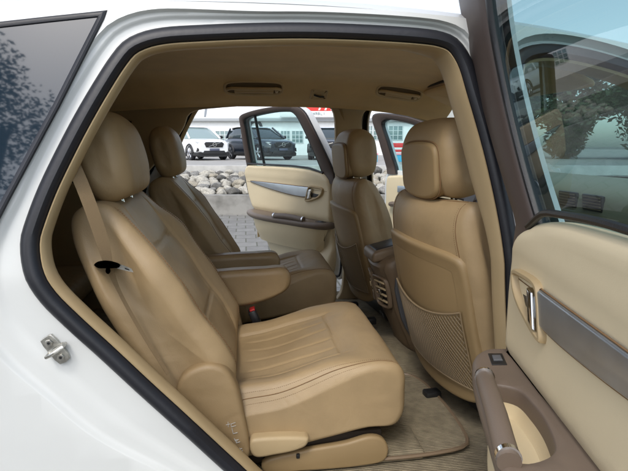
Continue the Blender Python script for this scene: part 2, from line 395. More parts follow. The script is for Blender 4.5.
# barriers and blue crate on the right
Db = 24
bar = empty('barrier', YD(0, Db, .56)); bar.rotation_euler = (0, 0, -YAW)
tag(bar, 'red and white striped board barrier standing right of the dark cars', 'barrier')
redm = mat('barrier_red', (.62, .03, .03), .5); x0, x1 = yx(358, Db), yx(470, Db)
def rowz(p): return yz(p, Db)-.56
for (pa, pb) in ((143, 147.5), (149.5, 152)):
    b = MB(); n = 9
    for i in range(n):
        a, c = lerp(x0, x1, i/n), lerp(x0, x1, (i+1)/n); b.box(((a+c)/2, 0, (rowz(pa)+rowz(pb))/2), (c-a, .03, rowz(pa)-rowz(pb)), None, .002, 1 if i % 3 == 1 else 0)
    b.build('board', [redm, M['white']], bar)
for i in range(5):
    b = MB(); x = lerp(x0, x1, i/4); b.box((x, .03, rowz(142)/2), (.06, .03, rowz(142)), None, .004); b.box((x, .03, .02), (.1, .5, .04), None, .004); b.build('post', M['white'], bar)
cr = MB(); xa, xb = yx(366, 21), yx(376, 21)
for (pa, pb, mi) in ((366, 378, 0), (392, 404, 1)):
    xa, xb = yx(pa, 21), yx(pb, 21); cr = MB(); z0 = .585; z1 = yz(154, 21)
    cr.prism([(xa, z0), (xb, z0), (xb, z1), (xa, z1)], 21, 21.4, lambda a, c, d: YD(a, d, c), .02)
    cr.prism([(xa-.02, z1-.04), (xb+.02, z1-.04), (xb+.02, z1+.04), (xa-.02, z1+.04)], 20.97, 21.43, lambda a, c, d: YD(a, d, c), .015, 1)
    o = cr.build('plastic_crate', [mat('crate_blue', ((.12, .40, .55), (.05, .38, .60))[mi], .5), mat('crate_pink', (.75, .35, .40), .5)])
    tag(o, ('pale blue crate with pink rim left of the far front door frame', 'bright blue crate with pink rim right of the far front door frame')[mi], 'crate', 'blue crates below the barrier')

# ---------------- trees, added to darken the glass view and the quarter window reflection
leafm = mat('tree_leaves', (.055, .085, .03), .6, col2=(.02, .035, .012), vscale=1.3); barkm = mat('bark', (.10, .075, .05), .9, bump=.8, bscale=12)
def tree(loc, h, label, seed, low=.3, ncl=16, ls=1.0, nlf=420):
    rnd = random.Random(seed); t = empty('tree', loc); tag(t, label, 'tree', 'trees added to darken the car glass')
    b = MB(); b.tube([(0, 0, -.1), (.1, 0, h*.25), (-.05, .1, h*.55), (0, 0, h*.8)], lambda q: h*.035*(1-.75*q), 10); cl = []
    for i in range(ncl):
        a = rnd.uniform(0, 6.28); z = h*rnd.uniform(low, .9); r_ = h*.36*math.sin(math.pi*min(.95, (z/h-.12)/.9))*rnd.uniform(.35, 1)
        c = Vector((r_*math.cos(a), r_*math.sin(a), z)); cl.append((c, h*rnd.uniform(.10, .17))); b.tube([(0, 0, z*.6), tuple(c*.6+Vector((0, 0, z*.3))), tuple(c)], lambda q: h*.012*(1-.7*q), 5)
    b.build('trunk', barkm, t); b = MB(); vs = []; fs = []
    for c, r_ in cl:
        for j in range(nlf):
            d = Vector((rnd.gauss(0, 1), rnd.gauss(0, 1), rnd.gauss(0, .8))).normalized()*r_*rnd.uniform(.45, 1.1); p = c+d
            e1 = Vector((rnd.gauss(0, 1), rnd.gauss(0, 1), rnd.gauss(0, 1))).normalized(); e2 = e1.orthogonal().normalized(); k_ = ls*rnd.uniform(.10, .20)
            o = len(vs); vs += [p-e1*k_, p+e2*k_*.5, p+e1*k_, p-e2*k_*.5]; fs.append((o, o+1, o+2, o+3))
    b.add(vs, fs, 0, False); b.build('crown', leafm, t, fix=False)
for i, (X, D, h, lab) in enumerate(((13.5, 27, 5.5, 'dark bushy tree added nearest the showroom end to darken the view past the near front seat'), (17, 25, 6.5, 'tall dark tree added to darken the view through the near door glass and windscreen'), (21.5, 27, 7, 'dark tree added at the right edge to darken the view through the near door glass'))):
    tree(YD(X, D, .5), h, lab, i, .10, 30)  # added as a dark backdrop behind the near door glass and windscreen
tree((-5.5, -8.5, 0), 9.0, 'unseen dark tree added behind the camera for the reflection in the rear quarter window', 9, .2, 24, .4, 1300)  # added out of view, gives the quarter window a dark reflection
# ---------------- parked SUVs (small in view)
def suv(name, px, D, rz, paint, label):
    t = empty(name, YD(yx(px, D), D, .56), rz); tag(t, label, 'suv', 'SUVs parked in a row in front of the showroom')
    # local: +x = forward of the car, z up
    st = [(-2.2, .70, .45, .95), (-2.12, .84, .33, 1.08), (-1.7, .91, .25, 1.14), (-1, .93, .22, 1.13), (0, .93, .22, 1.10), (.9, .93, .22, 1.07), (1.3, .92, .24, 1.04), (1.8, .89, .27, .98), (2.08, .83, .30, .90), (2.2, .70, .38, .80)]
    def sec(x, hw, z0, z1, n=28):
        out = []
        for i in range(n):
            a = 2*math.pi*i/n; c, s = math.cos(a), math.sin(a)
            out.append((x, hw*math.copysign(abs(c)**.38, c), (z0+z1)/2+(z1-z0)/2*math.copysign(abs(s)**.42, s)))
        return out
    b = MB(); b.loft([sec(*q) for q in st], True, True, True); b.build('body', paint, t)
    b = MB(); b.loft([sec(x, w, .18, .42) for x, w in ((-2.16, .82), (-1.9, .925), (1.9, .90), (2.17, .80))], True, True, True)
    for wx in (-1.38, 1.38):
        for sy in (-1, 1):
            b.tube([(wx+.40*math.cos(a), sy*.915, .36+.40*math.sin(a)) for a in [math.pi*i/14 for i in range(15)]], .045, 6)
    b.build('cladding', M['black'], t)
    gs = [(-2.05, .60, 1.1, 1.14), (-1.75, .66, 1.0, 1.56), (-1.2, .68, 1, 1.62), (0, .69, 1, 1.63), (.25, .68, 1, 1.58), (1.12, .62, 1, 1.08)]
    def gsec(x, hw, z0, z1, n=24):
        out = []
        for i in range(n):
            a = 2*math.pi*i/n; c, s = math.cos(a), math.sin(a); zz = (z0+z1)/2+(z1-z0)/2*math.copysign(abs(s)**.4, s)
            out.append((x, (hw+.20*max(0, 1-(zz-1.0)/.62)*.9)*math.copysign(abs(c)**.35, c), zz))
        return out
    b = MB(); b.loft([gsec(*q) for q in gs], True, True, True); b.build('greenhouse', mat('car_window', (.03, .045, .05) if paint is not suvw else (.25, .33, .33), .05, spec=.9), t)
    b = MB()
    b.loft([[(x, y*(.64 if i else .5), z) for y in (-1, -.8, 0, .8, 1)] for i, (x, z) in enumerate(((-1.9, 1.54), (-1.6, 1.625), (-1, 1.655), (0, 1.655), (.28, 1.60)))], False)
    b.loft([[(x, y*(.64 if i else .5), z-.03) for y in (-1, -.8, 0, .8, 1)] for i, (x, z) in enumerate(((-1.9, 1.54), (-1.6, 1.625), (-1, 1.655), (0, 1.655), (.28, 1.60)))], False)
    for sy in (-1, 1):
        for p in (((.26, .665, 1.6), (1.15, .80, 1.07)), ((-.35, .69, 1.62), (-.3, .84, 1.08)), ((-1.75, .66, 1.6), (-2.0, .80, 1.1))):
            b.tube([(q[0], q[1]*sy, q[2]) for q in p], .05, 6)
    b.build('roof', paint, t)
    b = MB(); b.prism([(-.42, .62), (.42, .62), (.5, .80), (.40, .87), (-.40, .87), (-.5, .80)], 2.12, 2.235, lambda a, c, d: Vector((d, a, c)), .02, 0)
    gq = b.build('grille', M['black'], t)
    b = MB(); b.tube([(2.245, -.30, .66), (2.245, .30, .84)], .012, 6); b.tube([(2.25, .09*math.cos(a), .75+.09*math.sin(a)) for a in [2*math.pi*i/20 for i in range(20)]], .012, 6, closed=True)
    b.build('emblem', M['steel'], gq)
    b = MB(); b.prism([(-.62, .30), (.62, .30), (.52, .47), (-.52, .47)], 2.1, 2.215, lambda a, c, d: Vector((d, a, c)), .02); b.build('air_intake', M['black'], t)
    b = MB(); b.box((2.235, 0, .52), (.02, .50, .10), None, .004); b.build('number_plate', mat('plate', (.10, .11, .16), .4), t)
    for sy in (-1, 1):
        b = MB(); b.prism([(sy*.52, .77), (sy*.80, .79), (sy*.84, .88), (sy*.54, .86)], 1.98, 2.15, lambda a, c, d: Vector((d-abs(a)*.06, a, c)), .015)
        b.build('headlight', mat('headlamp', (.55, .58, .6), .08, spec=1), t)
        b = MB(); b.prism([(sy*.66, .50), (sy*.84, .42), (sy*.82, .60)], 2.02, 2.17, lambda a, c, d: Vector((d-.02, a, c)), .01); b.build('fog_light_recess', M['black'], t)
        b = MB(); b.box((.85, sy*1.0, 1.12), (.14, .20, .15), None, .05); b.build('wing_mirror', M['black'] if sy > 0 else paint, t)
        for wx in (-1.38, 1.38):
            b = MB()
            pr_ = [(.0, -.11), (.26, -.11), (.34, -.10), (.36, -.06), (.36, .06), (.34, .10), (.26, .11), (.24, .08)]
            b.loft([[(wx+r_*math.cos(a), sy*(.82)+y_*sy, .36+r_*math.sin(a)) for a in [2*math.pi*i/32 for i in range(32)]] for r_, y_ in pr_])
            wh = b.build('wheel', M['rubber'], t)
            b = MB()
            for k_ in range(5):
                for dd in (-.13, .13):
                    a = 2*math.pi*k_/5+.3; b.tube([(wx+.03*math.cos(a), sy*.925, .36+.03*math.sin(a)), (wx+.25*math.cos(a+dd), sy*.90, .36+.25*math.sin(a+dd))], .026, 6)
            b.tube([(wx+.25*math.cos(a), sy*.90, .36+.25*math.sin(a)) for a in [2*math.pi*i/28 for i in range(28)]], .022, 6, closed=True)
            b.build('rim', mat('alloy', (.55, .55, .56), .3, metal=1), wh)
    return t
suvw = mat('suv_white_paint', (.82, .83, .83), .25, coat=.8)
suvd = mat('suv_dark_blue_paint', (.012, .018, .030), .2, coat=1)
suvk = mat('suv_black_paint', (.01, .012, .015), .2, coat=1)
suv('parked_suv', 196, 25.5, R(-62), suvw, 'white SUV with slatted dark grille parked leftmost in the row')
suv('parked_suv', 259, 25.8, R(-60), suvd, 'dark blue SUV parked beside the white one, partly behind the far rear door glass')
suv('parked_suv', 327, 26.3, R(-100), suvk, 'black SUV parked rightmost of the row, right of the far rear door frame')

# ================================================================== THE CAR
car = empty('family_car', (0, 0, 0))
tag(car, 'white family car with open doors showing tan leather seats', 'car')
YC = 2.07
def mir(v): return Vector((v[0], 2*YC-v[1], v[2]))
def ident(v): return Vector(v)
def gy(z): return 1.10 + .27*(max(0, z-.96)**1.12) + .05*max(0, .6-z)
def SP(px, py, off=0):
    y = 1.15
    for _ in range(10): p = PY(px, py, y); y = gy(p.z)+off
    return p
JD = .024
opx = [(455, 40), (442, 34), (430, 31.5), (390, 28), (300, 24.5), (200, 27), (160, 30), (140, 35), (125, 43), (113, 57), (98, 80), (78, 114), (58, 152), (40, 190), (28, 222), (24, 236), (23.5, 252), (28, 276), (42, 299), (70, 327), (100, 354), (140, 391), (180, 427), (225, 468), (262, 500), (300, 516), (350, 522), (460, 524), (505, 510), (519, 470), (522, 400), (518, 300), (512, 225), (497, 155), (480, 95), (468, 58)]
loop = spline([tuple((lambda p: (p.x, p.z))(SP(x, y, JD))) for x, y in opx], 220)
loop = [(p[0], p[1]) for p in loop]
# front door opening (x,z)
fl = [(.76, .44), (.755, .8), (.725, 1.1), (.685, 1.30), (.68, 1.42), (.70, 1.480), (.77, 1.508), (1.0, 1.475), (1.25, 1.37), (1.5, 1.21), (1.68, 1.06), (1.74, .95), (1.75, .75), (1.72, .55), (1.6, .44), (1.2, .42)]
floop = [(p[0], p[1]) for p in spline(fl, 150)]
def jw(p):
    left = 1-ss(p.x, -.3, .1); low = 1-ss(p.y, .85, 1.15)
    return .026 + left*(.022 + .10*low*ss(p.y, .3, .5))
def zroof(x): return 1.585-(.055 if x < .1 else .085)*(x-.1)**2
def haunch(x, z): return -.035*ss(-x, .45, .95)*math.exp(-((z-.85)/.22)**2)
def sheet(loops, outer, fy, step=.06, box=None):
    """2D cdt with holes"""
    pts = []; edges = []
    for lp in [outer]+loops:
        o = len(pts); pts += [Vector(q) for q in lp]; edges += [(o+i, o+(i+1) % len(lp)) for i in range(len(lp))]
    xs = [p[0] for p in outer]; zs = [p[1] for p in outer]
    x = min(xs)
    while x < max(xs):
        z = min(zs)
        while z < max(zs):
            q = (x+random.uniform(-.004, .004), z+random.uniform(-.004, .004))
            if inpoly(q, outer) and not any(inpoly(q, l) for l in loops): pts.append(Vector(q))
            z += step
        x += step
    r = delaunay_2d_cdt(pts, edges, [], 0, 1e-5)
    V, Fc = r[0], r[2]; out = []
    for f in Fc:
        c = sum((V[i] for i in f), Vector((0, 0)))/len(f)
        if inpoly(c, outer) and not any(inpoly(c, l) for l in loops): out.append(list(f))
    return [Vector((v.x, fy(v.x, v.y), v.y)) for v in V], out
skin_rear = [tuple(q) for q in offset2(loop, jw)]
fjw = .026
skin_front = [tuple(q) for q in offset2(floop, fjw)]
def arch(cx, cz, r): return [(cx+r*math.cos(2*math.pi*i/36), cz+r*math.sin(2*math.pi*i/36)) for i in range(36)]
outer = [(-2.45, .35)] + [(-1.37+.38*math.cos(a), .36+.38*math.sin(a)) for a in [math.pi*(1-i/16) for i in range(17)]] + \
    [(-.6, .34), (1.85, .34)] + [(2.35+.38*math.cos(a), .36+.38*math.sin(a)) for a in [math.pi*(1-i/16) for i in range(17)]] + [(3.1, .34), (3.15, .6), (3.05, .82), (2.6, .95), (2.05, 1.03), (1.7, 1.26), (1.35, 1.46)] + \
    [(x/10, zroof(x/10)) for x in range(11, -18, -1)] + [(-2.0, 1.30), (-2.35, 1.05), (-2.45, .7)]
# quarter window hole
qk = [xz(SP(*p)) for p in ((107, 10.5), (103, 11), (50, 16.5), (0, 22), (-150, 45), (-260, 120), (-250, 300), (-200, 330), (-60, 330), (-30, 278), (8, 203), (60, 106), (104, 19))]
qw = []
for (a, c) in zip(qk, qk[1:]+qk[:1]):
    n_ = max(1, int(math.dist(a, c)/.03)); qw += [(lerp(a[0], c[0], i/n_), lerp(a[1], c[1], i/n_)) for i in range(n_)]
qw = [(p[0], p[1]) for p in qw]
def frame_ring(MBo, lp, offs, fm, m=0):
    rings = []
    for o_, yy in offs:
        q = offset2(lp, o_) if not callable(yy) or o_ else lp
        rings.append([fm(Vector((p[0], gy(p[1])+yy+(haunch(p[0], p[1])), p[1]))) for p in (offset2(lp, o_) if o_ else lp)])
    MBo.loft(rings, m=m)
for side, fm in (('near', ident), ('far', mir)):
    b = MB(); vs, fs = sheet([skin_rear, skin_front, qw], outer, lambda x, z: gy(z)+haunch(x, z))
    b.add([fm(v) for v in vs], fs)
    # jamb rings of the rear opening
    def jring(k, yoff):
        q = offset2(loop, (lambda p: jw(p)*k)) if k else loop
        return [fm(Vector((p[0], gy(p[1])+yoff+haunch(p[0], p[1])*ss(k, .3, 1), p[1]))) for p in q]
    b.loft([jring(1, 0), jring(.99, .0007), jring(.97, .003), jring(.94, .0075), jring(.90, .011), jring(.86, .0125), jring(.72, .0135), jring(.66, .0150), jring(.58, .0195), jring(.52, .0225), jring(.46, JD), jring(.15, JD), jring(0, JD), jring(-.1, JD+.03)])
    def fring(o_, yoff): return [fm(Vector((p[0], gy(p[1])+yoff, p[1]))) for p in (offset2(floop, o_) if o_ else floop)]
    b.loft([fring(fjw, 0), fring(fjw-.002, .008), fring(fjw-.010, .018), fring(fjw-.014, JD), fring(0, JD), fring(-.01, JD+.05)])
    b.build('body_side', M['paint'], car, fix=False) if False else b.build('body_side', M['paint'], car)
    # quarter glass
    b = MB(); q0 = offset2(qw, -.004)
    vs, fs = sheet([], [tuple(q) for q in q0], lambda x, z: gy(z)-.002, .08); b.add([fm(v) for v in vs], fs)
    qg = b.build('quarter_window', M['quarter'], car)
    b = MB()
    frame_ring(b, qw, ((.001, 0.0), (-.001, -.005), (-.005, -.007), (-.012, -.005), (-.015, .0)), fm)
    b.build('window_seal', M['rubber'], qg)
    # door seals
    for lp, nm in ((loop, 0), (floop, 1)):
        b = MB(); prof = [(.004, JD-.001), (.003, JD-.010), (-.003, JD-.017), (-.012, JD-.021), (-.022, JD-.020), (-.030, JD-.012), (-.0335, JD+.0), (-.035, JD+.03)]
        b.loft([[fm(Vector((p[0], gy(p[1])+yy, p[1]))) for p in offset2(lp, o_)] for o_, yy in prof])
        b.build('door_seal', M['rubber'], car)
    # opening trim, deeper on the pillar between the doors
    def bp(p): return ss(p.x, .38, .50)*(.035*ss(p.y, .95, 1.2)+.012)
    b = MB()
    def tr(o_, d, kb): return [fm(Vector((p.x, gy(p.y)+JD+d+bp(Vector(p))*kb, p.y))) for p in offset2(loop, o_-.003)]
    b.loft([tr(-.031, .0, 0), tr(-.032, -.003, 0), tr(-.035, -.004, 0), tr(-.039, .001, .1), tr(-.042, .012, .35), tr(-.043, .025, .7), tr(-.043, .035, 1), tr(-.036, .045, 1.2), tr(-.026, .05, 1.3)])
    b.build('opening_trim', M['trim'], car)
    b = MB()
    b.loft([[fm(Vector((p[0], gy(p[1])+JD+yy, p[1]))) for p in offset2(floop, o_)] for o_, yy in ((-.0295, 0), (-.034, -.005), (-.040, 0), (-.046, .02), (-.046, .06), (-.03, .09))])
    b.build('opening_trim', M['trim'], car)
# roof skin
b = MB(); prof = [(gy(1.58), 0), (1.30, .022), (1.36, .040), (1.48, .058), (1.7, .075), (2.07, .083)]
prof = prof + [(2*YC-y, z) for y, z in prof[-2::-1]]
b.loft([[Vector((x/10, y, zroof(x/10)+dz-(.0))) for y, dz in prof] for x in range(-17, 12)], closed=False)
b.build('roof', M['paint'], car)
# bonnet and windscreen, tailgate
b = MB(); rows_ = [(2.0, 1.06), (2.3, 1.04), (2.6, .99), (2.9, .91), (3.08, .80), (3.15, .6), (3.13, .36)]
b.loft([[Vector((x-.12*abs((y-YC)/.97)**3, y, z+.03*(1-((y-YC)/.97)**2))) for y in [gy(.9)+(2*YC-2*gy(.9))*i/16 for i in range(17)]] for x, z in rows_], closed=False); b.build('bonnet', M['paint'], car)
b = MB(); b.loft([[Vector((lerp(1.15, 2.02, t_)+.06*(1-((y-YC)/.85)**2), y, lerp(1.49, 1.06, t_)+.03*(1-((y-YC)/.85)**2))) for y in [1.27-.05*t_+(1.6+.1*t_)*i/16 for i in range(17)]] for t_ in [i/8 for i in range(9)]], closed=False); b.build('windscreen', M['windshield'], car, fix=False)
b = MB(); b.loft([[Vector((x-.06*(1-((y-YC)/.9)**2), y, z)) for y in [1.12+1.9*i/12 for i in range(13)]] for x, z in ((-2.4, .35), (-2.48, .7), (-2.42, 1.05))], closed=False); b.build('tailgate', M['paint'], car)
b = MB(); b.loft([[Vector((x, y, z)) for y in [1.2+1.74*i/8 for i in range(9)]] for x, z in ((-2.42, 1.05), (-1.72, 1.44))], closed=False); b.build('rear_window', M['quarter'], car)
for wx in (-1.37, 2.35):
    for yy, s_ in ((1.10, -1), (2*YC-1.10, 1)):
        b = MB(); pr_ = [(.0, .10), (.24, .10), (.33, .105), (.355, .07), (.355, -.10), (.30, -.12), (.1, -.12)]
        b.loft([[(wx+r_*math.cos(a), yy+s_*(y_-.09), .357+r_*math.sin(a)) for a in [2*math.pi*i/40 for i in range(40)]] for r_, y_ in pr_])
        wh = b.build('wheel', M['rubber'], car)
        b = MB()
        for k_ in range(7):
            a = 2*math.pi*k_/7; b.tube([(wx+.03*math.cos(a), yy+s_*.025, .357+.03*math.sin(a)), (wx+.23*math.cos(a), yy+s_*.02, .357+.23*math.sin(a))], .025, 6)
        b.build('rim', M['steel'], wh)
b = MB(); b.box((.35, YC, .27), (5.2, 1.6, .08), None, .02); b.build('underbody', M['black'], car)

# ---------------- striker
b = MB(); C0 = SP(56, 349, JD-.0035)
ang = R(-58)
def sk(a, c, d):  # a along, c across, d toward camera
    return Vector((C0.x+a*math.cos(ang)-c*math.sin(ang), C0.y-d, C0.z+a*math.sin(ang)+c*math.cos(ang)))
def sk(a, c, d):
    ca, sa = math.cos(ang), math.sin(ang); return Vector((C0.x+a*ca-c*sa, C0.y-d+.0, C0.z+a*sa+c*ca))
poly = [(-.036, -.008), (-.034, -.014), (-.02, -.0165), (.02, -.0165), (.034, -.013), (.037, 0), (.034, .013), (.02, .0165), (-.02, .0165), (-.034, .014), (-.036, .008)]
b.prism(poly, -.003, .0045, sk, .0015)
for s_ in (-.021, .021):
    b.prism([(s_+.0085*math.cos(R(60*i+10)), .0085*math.sin(R(60*i+10))) for i in range(6)], .004, .009, sk, .0015)
    b.prism([(s_+.0035*math.cos(R(60*i)), .0035*math.sin(R(60*i))) for i in range(6)], .0088, .0096, sk, .0002, 1)
b.tube([sk(0.0, -.014, .004), sk(-.0, -.012, .03), sk(.0, .0, .036), sk(0, .014, .036), sk(0, .028, .03), sk(0, .026, .004)], .0042, 8)
b.tube([sk(0, -.014, .006), sk(0, .024, .006)], .006, 8)
b.build('door_striker', [M['steel'], M['black']], car)

# ---------------- headliner
HLP = [(1.322, 1.508), (1.335, 1.525), (1.36, 1.545), (1.42, 1.565), (1.52, 1.580), (1.75, 1.598), (2.07, 1.604), (2.35, 1.598), (2.48, 1.590), (2.56, 1.572), (2.62, 1.540), (2.67, 1.510), (2.72, 1.486), (2.76, 1.472), (2.775, 1.460)]
hls = spline([(y, z) for y, z in HLP], 70, False)
def arcx(x): return -.055*(x-.1)**2 if x < .1 else -.08*(x-.1)**3.2
def HL(x, y): return interp([(p[0], p[1]) for p in hls], y)+arcx(x)
b = MB(); b.loft([[Vector((x, p[0], p[1]+arcx(x))) for p in hls] for x in [-1.75+.06*i for i in range(49)]], closed=False)
b.build('headliner', M['headliner'], car)
# far side inner trim panel with window/door holes
fh = spline([xz(PY(x, y, 2.80)) for x, y in ((183, 125), (187, 114), (196, 109), (215, 106.5), (300, 102), (325, 104), (333, 108), (336, 118), (337, 150), (339, 195), (344, 240), (345.5, 280), (342, 297), (332, 307), (312, 312), (240, 312), (180, 280), (120, 230), (140, 180), (170, 145))], 160)
fh2 = spline([xz(PY(x, y, 2.80)) for x, y in ((361, 130), (361.5, 116), (366, 109), (378, 108), (400, 112), (420, 118), (436, 124), (470, 140), (500, 160), (515, 200), (510, 280), (480, 305), (420, 312), (375, 312), (366, 300), (364, 240), (362, 180))], 120)
fh3 = spline([(-.60, 1.08), (-.60, 1.3), (-.58, 1.38), (-.7, 1.40), (-1.3, 1.36), (-1.5, 1.25), (-1.5, 1.1), (-1.3, 1.05), (-.8, 1.05)], 60)
holes = [[(p[0], p[1]) for p in h] for h in (fh, fh2, fh3)]
def tw(x, z): return 2.80+.03*(1-ss(z, .9, 1.35))
outer_t = [(-1.9, .33), (1.95, .33), (1.95, 1.0), (1.7, 1.16), (1.4, 1.34)]+[(x/10, 1.476+arcx(x/10)) for x in range(12, -19, -2)]+[(-1.9, 1.0)]
b = MB(); vs, fs = sheet(holes, outer_t, tw); b.add(vs, fs)
for h in holes:
    b.loft([[Vector((p[0], tw(*p)+yy, p[1])) for p in offset2(h, o_)] for o_, yy in ((0, 0), (-.004, .002), (-.007, .008), (-.007, .03), (-.002, .06), (.01, .08))])
b.build('side_trim', M['trim'], car)
# near side trim: panels outside the two openings
nh = [tuple(q) for q in offset2(loop, -.030)]; nh2 = [tuple(q) for q in offset2(floop, -.030)]
outer_n = [(-1.9, .33), (1.95, .33), (1.95, 1.0), (1.7, 1.16), (1.4, 1.34)]+[(x/10, 1.560+arcx(x/10)) for x in range(12, -19, -2)]+[(-1.9, 1.0)]
b = MB(); vs, fs = sheet([nh, nh2], outer_n, lambda x, z: gy(z)+JD+.045); b.add(vs, fs); b.build('side_trim', M['trim'], car)

# grab handles
def HLs(x, y, d=.0):
    z0 = HL(x, y); sl_ = (HL(x, y+.01)-HL(x, y-.01))/.02; n_ = Vector((0, sl_, -1)).normalized()
    return Vector((x, y, z0)) + n_*d
def grab(x0, x1, y, lab):
    b = MB(); poly = spline([(x0, y-.030), (x0+.02, y-.044), (x1-.02, y-.044), (x1, y-.030), (x1, y+.02), (x1-.02, y+.035), (x0+.02, y+.035), (x0, y+.02)], 44)
    ring0 = [(p[0], p[1]) for p in poly]
    def rr(o_, d): return [HLs(q[0], q[1], d) for q in (offset2(ring0, o_) if o_ else ring0)]
    b.loft([rr(.006, -.002), rr(.003, .004), rr(-.003, .005), rr(-.008, .001), rr(-.010, .0005)])
    fr_ = b.build('grab_handle', M['handle'], car)
    b = MB(); b.add(rr(-.008, .0008), [list(range(44))]); b.build('recess', mat('handle_recess', (.16, .115, .06), .8), fr_)
    b = MB(); b.tube([HLs(x0+.012, y+.0, .004), HLs(x0+.014, y-.014, .014), HLs(x0+.035, y-.030, .024), HLs(x0+.07, y-.033, .028), HLs((x0+x1)/2, y-.034, .030), HLs(x1-.07, y-.033, .028), HLs(x1-.035, y-.03, .024), HLs(x1-.014, y-.014, .014), HLs(x1-.012, y, .004)], .008, 10)
    b.box(((x0+x1)/2, y+.012, .006), (x1-x0-.09, .022, .010), HLs, .005)
    b.tube([HLs(x1-.03, y+.005, .012), HLs(x1-.03, y-.02, .022)], .009, 8)
    b.build('grip', M['handle'], fr_)
grab(-.085, .205, 2.625, '')
grab(.70, .935, 2.60, '')
b = MB(); x0, x1 = .355, .445; y = 2.655
ring0 = [(x0, y-.03), (x0+.01, y-.038), (x1-.01, y-.038), (x1, y-.03), (x1, y+.03), (x1-.01, y+.038), (x0+.01, y+.038), (x0, y+.03)]
b.loft([[HLs(q[0], q[1], d) for q in offset2(ring0, o_)] for o_, d in ((.003, -.003), (0, .004), (-.004, .006), (-.007, .003), (-.03, .003))])
hk = b.build('coat_hook', M['handle'], car)
b = MB(); b.tube([HLs(.375, y, .006), HLs(.385, y-.006, .016), HLs(.405, y-.004, .020), HLs(.425, y+.004, .012)], .005, 8); b.build('hook', M['black'], hk)
# sun visors, rear view mirror
for y0, y1 in ((2.14, 2.56), (1.50, 1.94)):
    b = MB(); b.box((0, (y0+y1)/2, 0), (.19, y1-y0, .022), lambda a, c, d: Vector((1.03+a, c, HL(1.03, 2.1)-.055-a*.42+d)), .011, 0, 3); vv = b.build('sun_visor', M['headliner'], car)
    b = MB(); b.tube([(.935, y0-.02, HL(.93, 2.1)-.012), (.935, y1+.02, HL(.93, 2.1)-.012)], .006, 6); b.build('visor_rod', M['dark'], vv)
b = MB(); b.box((0, YC, 0), (.03, .24, .07), lambda a, c, d: Vector((1.13+a-.3*d, c, 1.37+d)), .014, 0, 3); b.tube([(1.14, YC, 1.39), (1.19, YC, 1.46)], .012, 8); b.build('rear_view_mirror', M['black'], car)

# ---------------- floor
b = MB(); b.loft([[Vector((x, y, .335+(.05*math.exp(-((y-YC)/.13)**2)))) for y in [1.15+1.84*i/40 for i in range(41)]] for x in [-2.3, -1.2, -.6, 0, .5, 1, 1.6, 1.95]], closed=False)
b.build('floor_carpet', M['carpet'], car)
b = MB(); b.loft([[Vector((x, y, z)) for y in (1.17, 2.97)] for x, z in ((-1.2, .33), (-1.25, .62), (-2.3, .66))], closed=False); b.build('load_floor', M['carpet'], car)
# sill scuff and floor bracket pieces in view
b = MB(); b.box((.40, 1.33, .352), (.22, .15, .03), None, .014, 0, 4); sm_ = b.build('seat_mount_cover', M['carpet'], car)
b = MB(); b.box((.33, 1.33, .368), (.07, .07, .006), None, .003); b.build('mount_slot', M['black'], sm_)
b = MB(); ringm = spline([(.30, 1.33), (.30, 1.27), (.62, 1.27), (.66, 1.30), (.66, 1.70), (.62, 1.76), (.48, 1.78), (.30, 1.78)], 60)
b.prism([(p[0], p[1]) for p in ringm], .392, .402, lambda a, c, d: Vector((a, c, d-.045)), .004)
fmt = b.build('floor_mat', M['carpet']); tag(fmt, 'ribbed beige carpet mat on the floor in front of the near rear seat', 'floor mat')
b = MB(); b.tube([Vector((p[0], p[1], .356)) for p in ringm], .006, 6, closed=True); b.build('mat_binding', M['console'], fmt)

# ---------------- seats
def puffy(prof, y0, y1, r, disp, npf=180, nl=90, fm=None, m=0, flat=0.35):
    P = [(p[0], p[1]) for p in spline(prof, npf)]
    a0 = min(p[0] for p in P); a1 = max(p[0] for p in P); b0 = min(p[1] for p in P); b1 = max(p[1] for p in P)
    ca, cb = (a0+a1)/2, (b0+b1)/2; A, B_ = (a1-a0)/2, (b1-b0)/2; yc = (y0+y1)/2; H = (y1-y0)/2
    st = []; ne = 10
    for k_ in range(ne+1):
        t_ = math.pi/2*k_/ne; st.append((-H+r*(1-math.sin(t_)), r*(1-math.cos(t_))))
    st = [(-H+r*(1-math.cos(t_)), r*(1-math.sin(t_))) for t_ in [math.pi/2*k_/ne for k_ in range(ne+1)]]
    mid = [(-H+r+(2*H-2*r)*i/nl, 0) for i in range(1, nl)]
    st = st+mid+[(-q[0], q[1]) for q in st[::-1]]
    def S(i, y, ins=0):
        p = P[int(i) % npf]; f = i-int(i)
        if f: q = P[(int(i)+1) % npf]; p = (lerp(p[0], q[0], f), lerp(p[1], q[1], f))
        a = ca+(p[0]-ca)*(1-ins/r*min(r, .5*A)/A); bb = cb+(p[1]-cb)*(1-ins/r*min(r, .5*B_)/B_)
        a, bb, yy = disp(a, bb, y/H, y, i)
        return fm(a, bb, yy+yc)
    rings = [[S(i, y, ins) for i in range(npf)] for y, ins in st]
    b = MB(); b.loft(rings, True, False, False, m)
    # rounded-in caps
    for rg, sgn in ((rings[0], 1), (rings[-1], -1)):
        c = sum(rg, Vector((0, 0, 0)))/npf; last = rg; rr_ = [rg]
        for q in (.93, .8, .55, .25): rr_.append([c.lerp(p, q) for p in rg])
        b.loft(rr_, True, False, True, m)
    return b, S, P
def fgauss(x, c, w): return math.exp(-((x-c)/w)**2)

def stitch(b, pts, nrm_off, m, gap=.0055, r=.0006):
    """dashes along a path already on the surface"""
    acc = 0; P = [Vector(p) for p in pts]; on = True; seg = []
    for a, c in zip(P, P[1:]):
        L = (c-a).length; n = max(1, int(L/(gap/2)))
        for k_ in range(n):
            seg.append(a.lerp(c, k_/n))
    i = 0
    while i+2 < len(seg):
        b.tube([seg[i], seg[i+1]], r, 4, m); i += 2

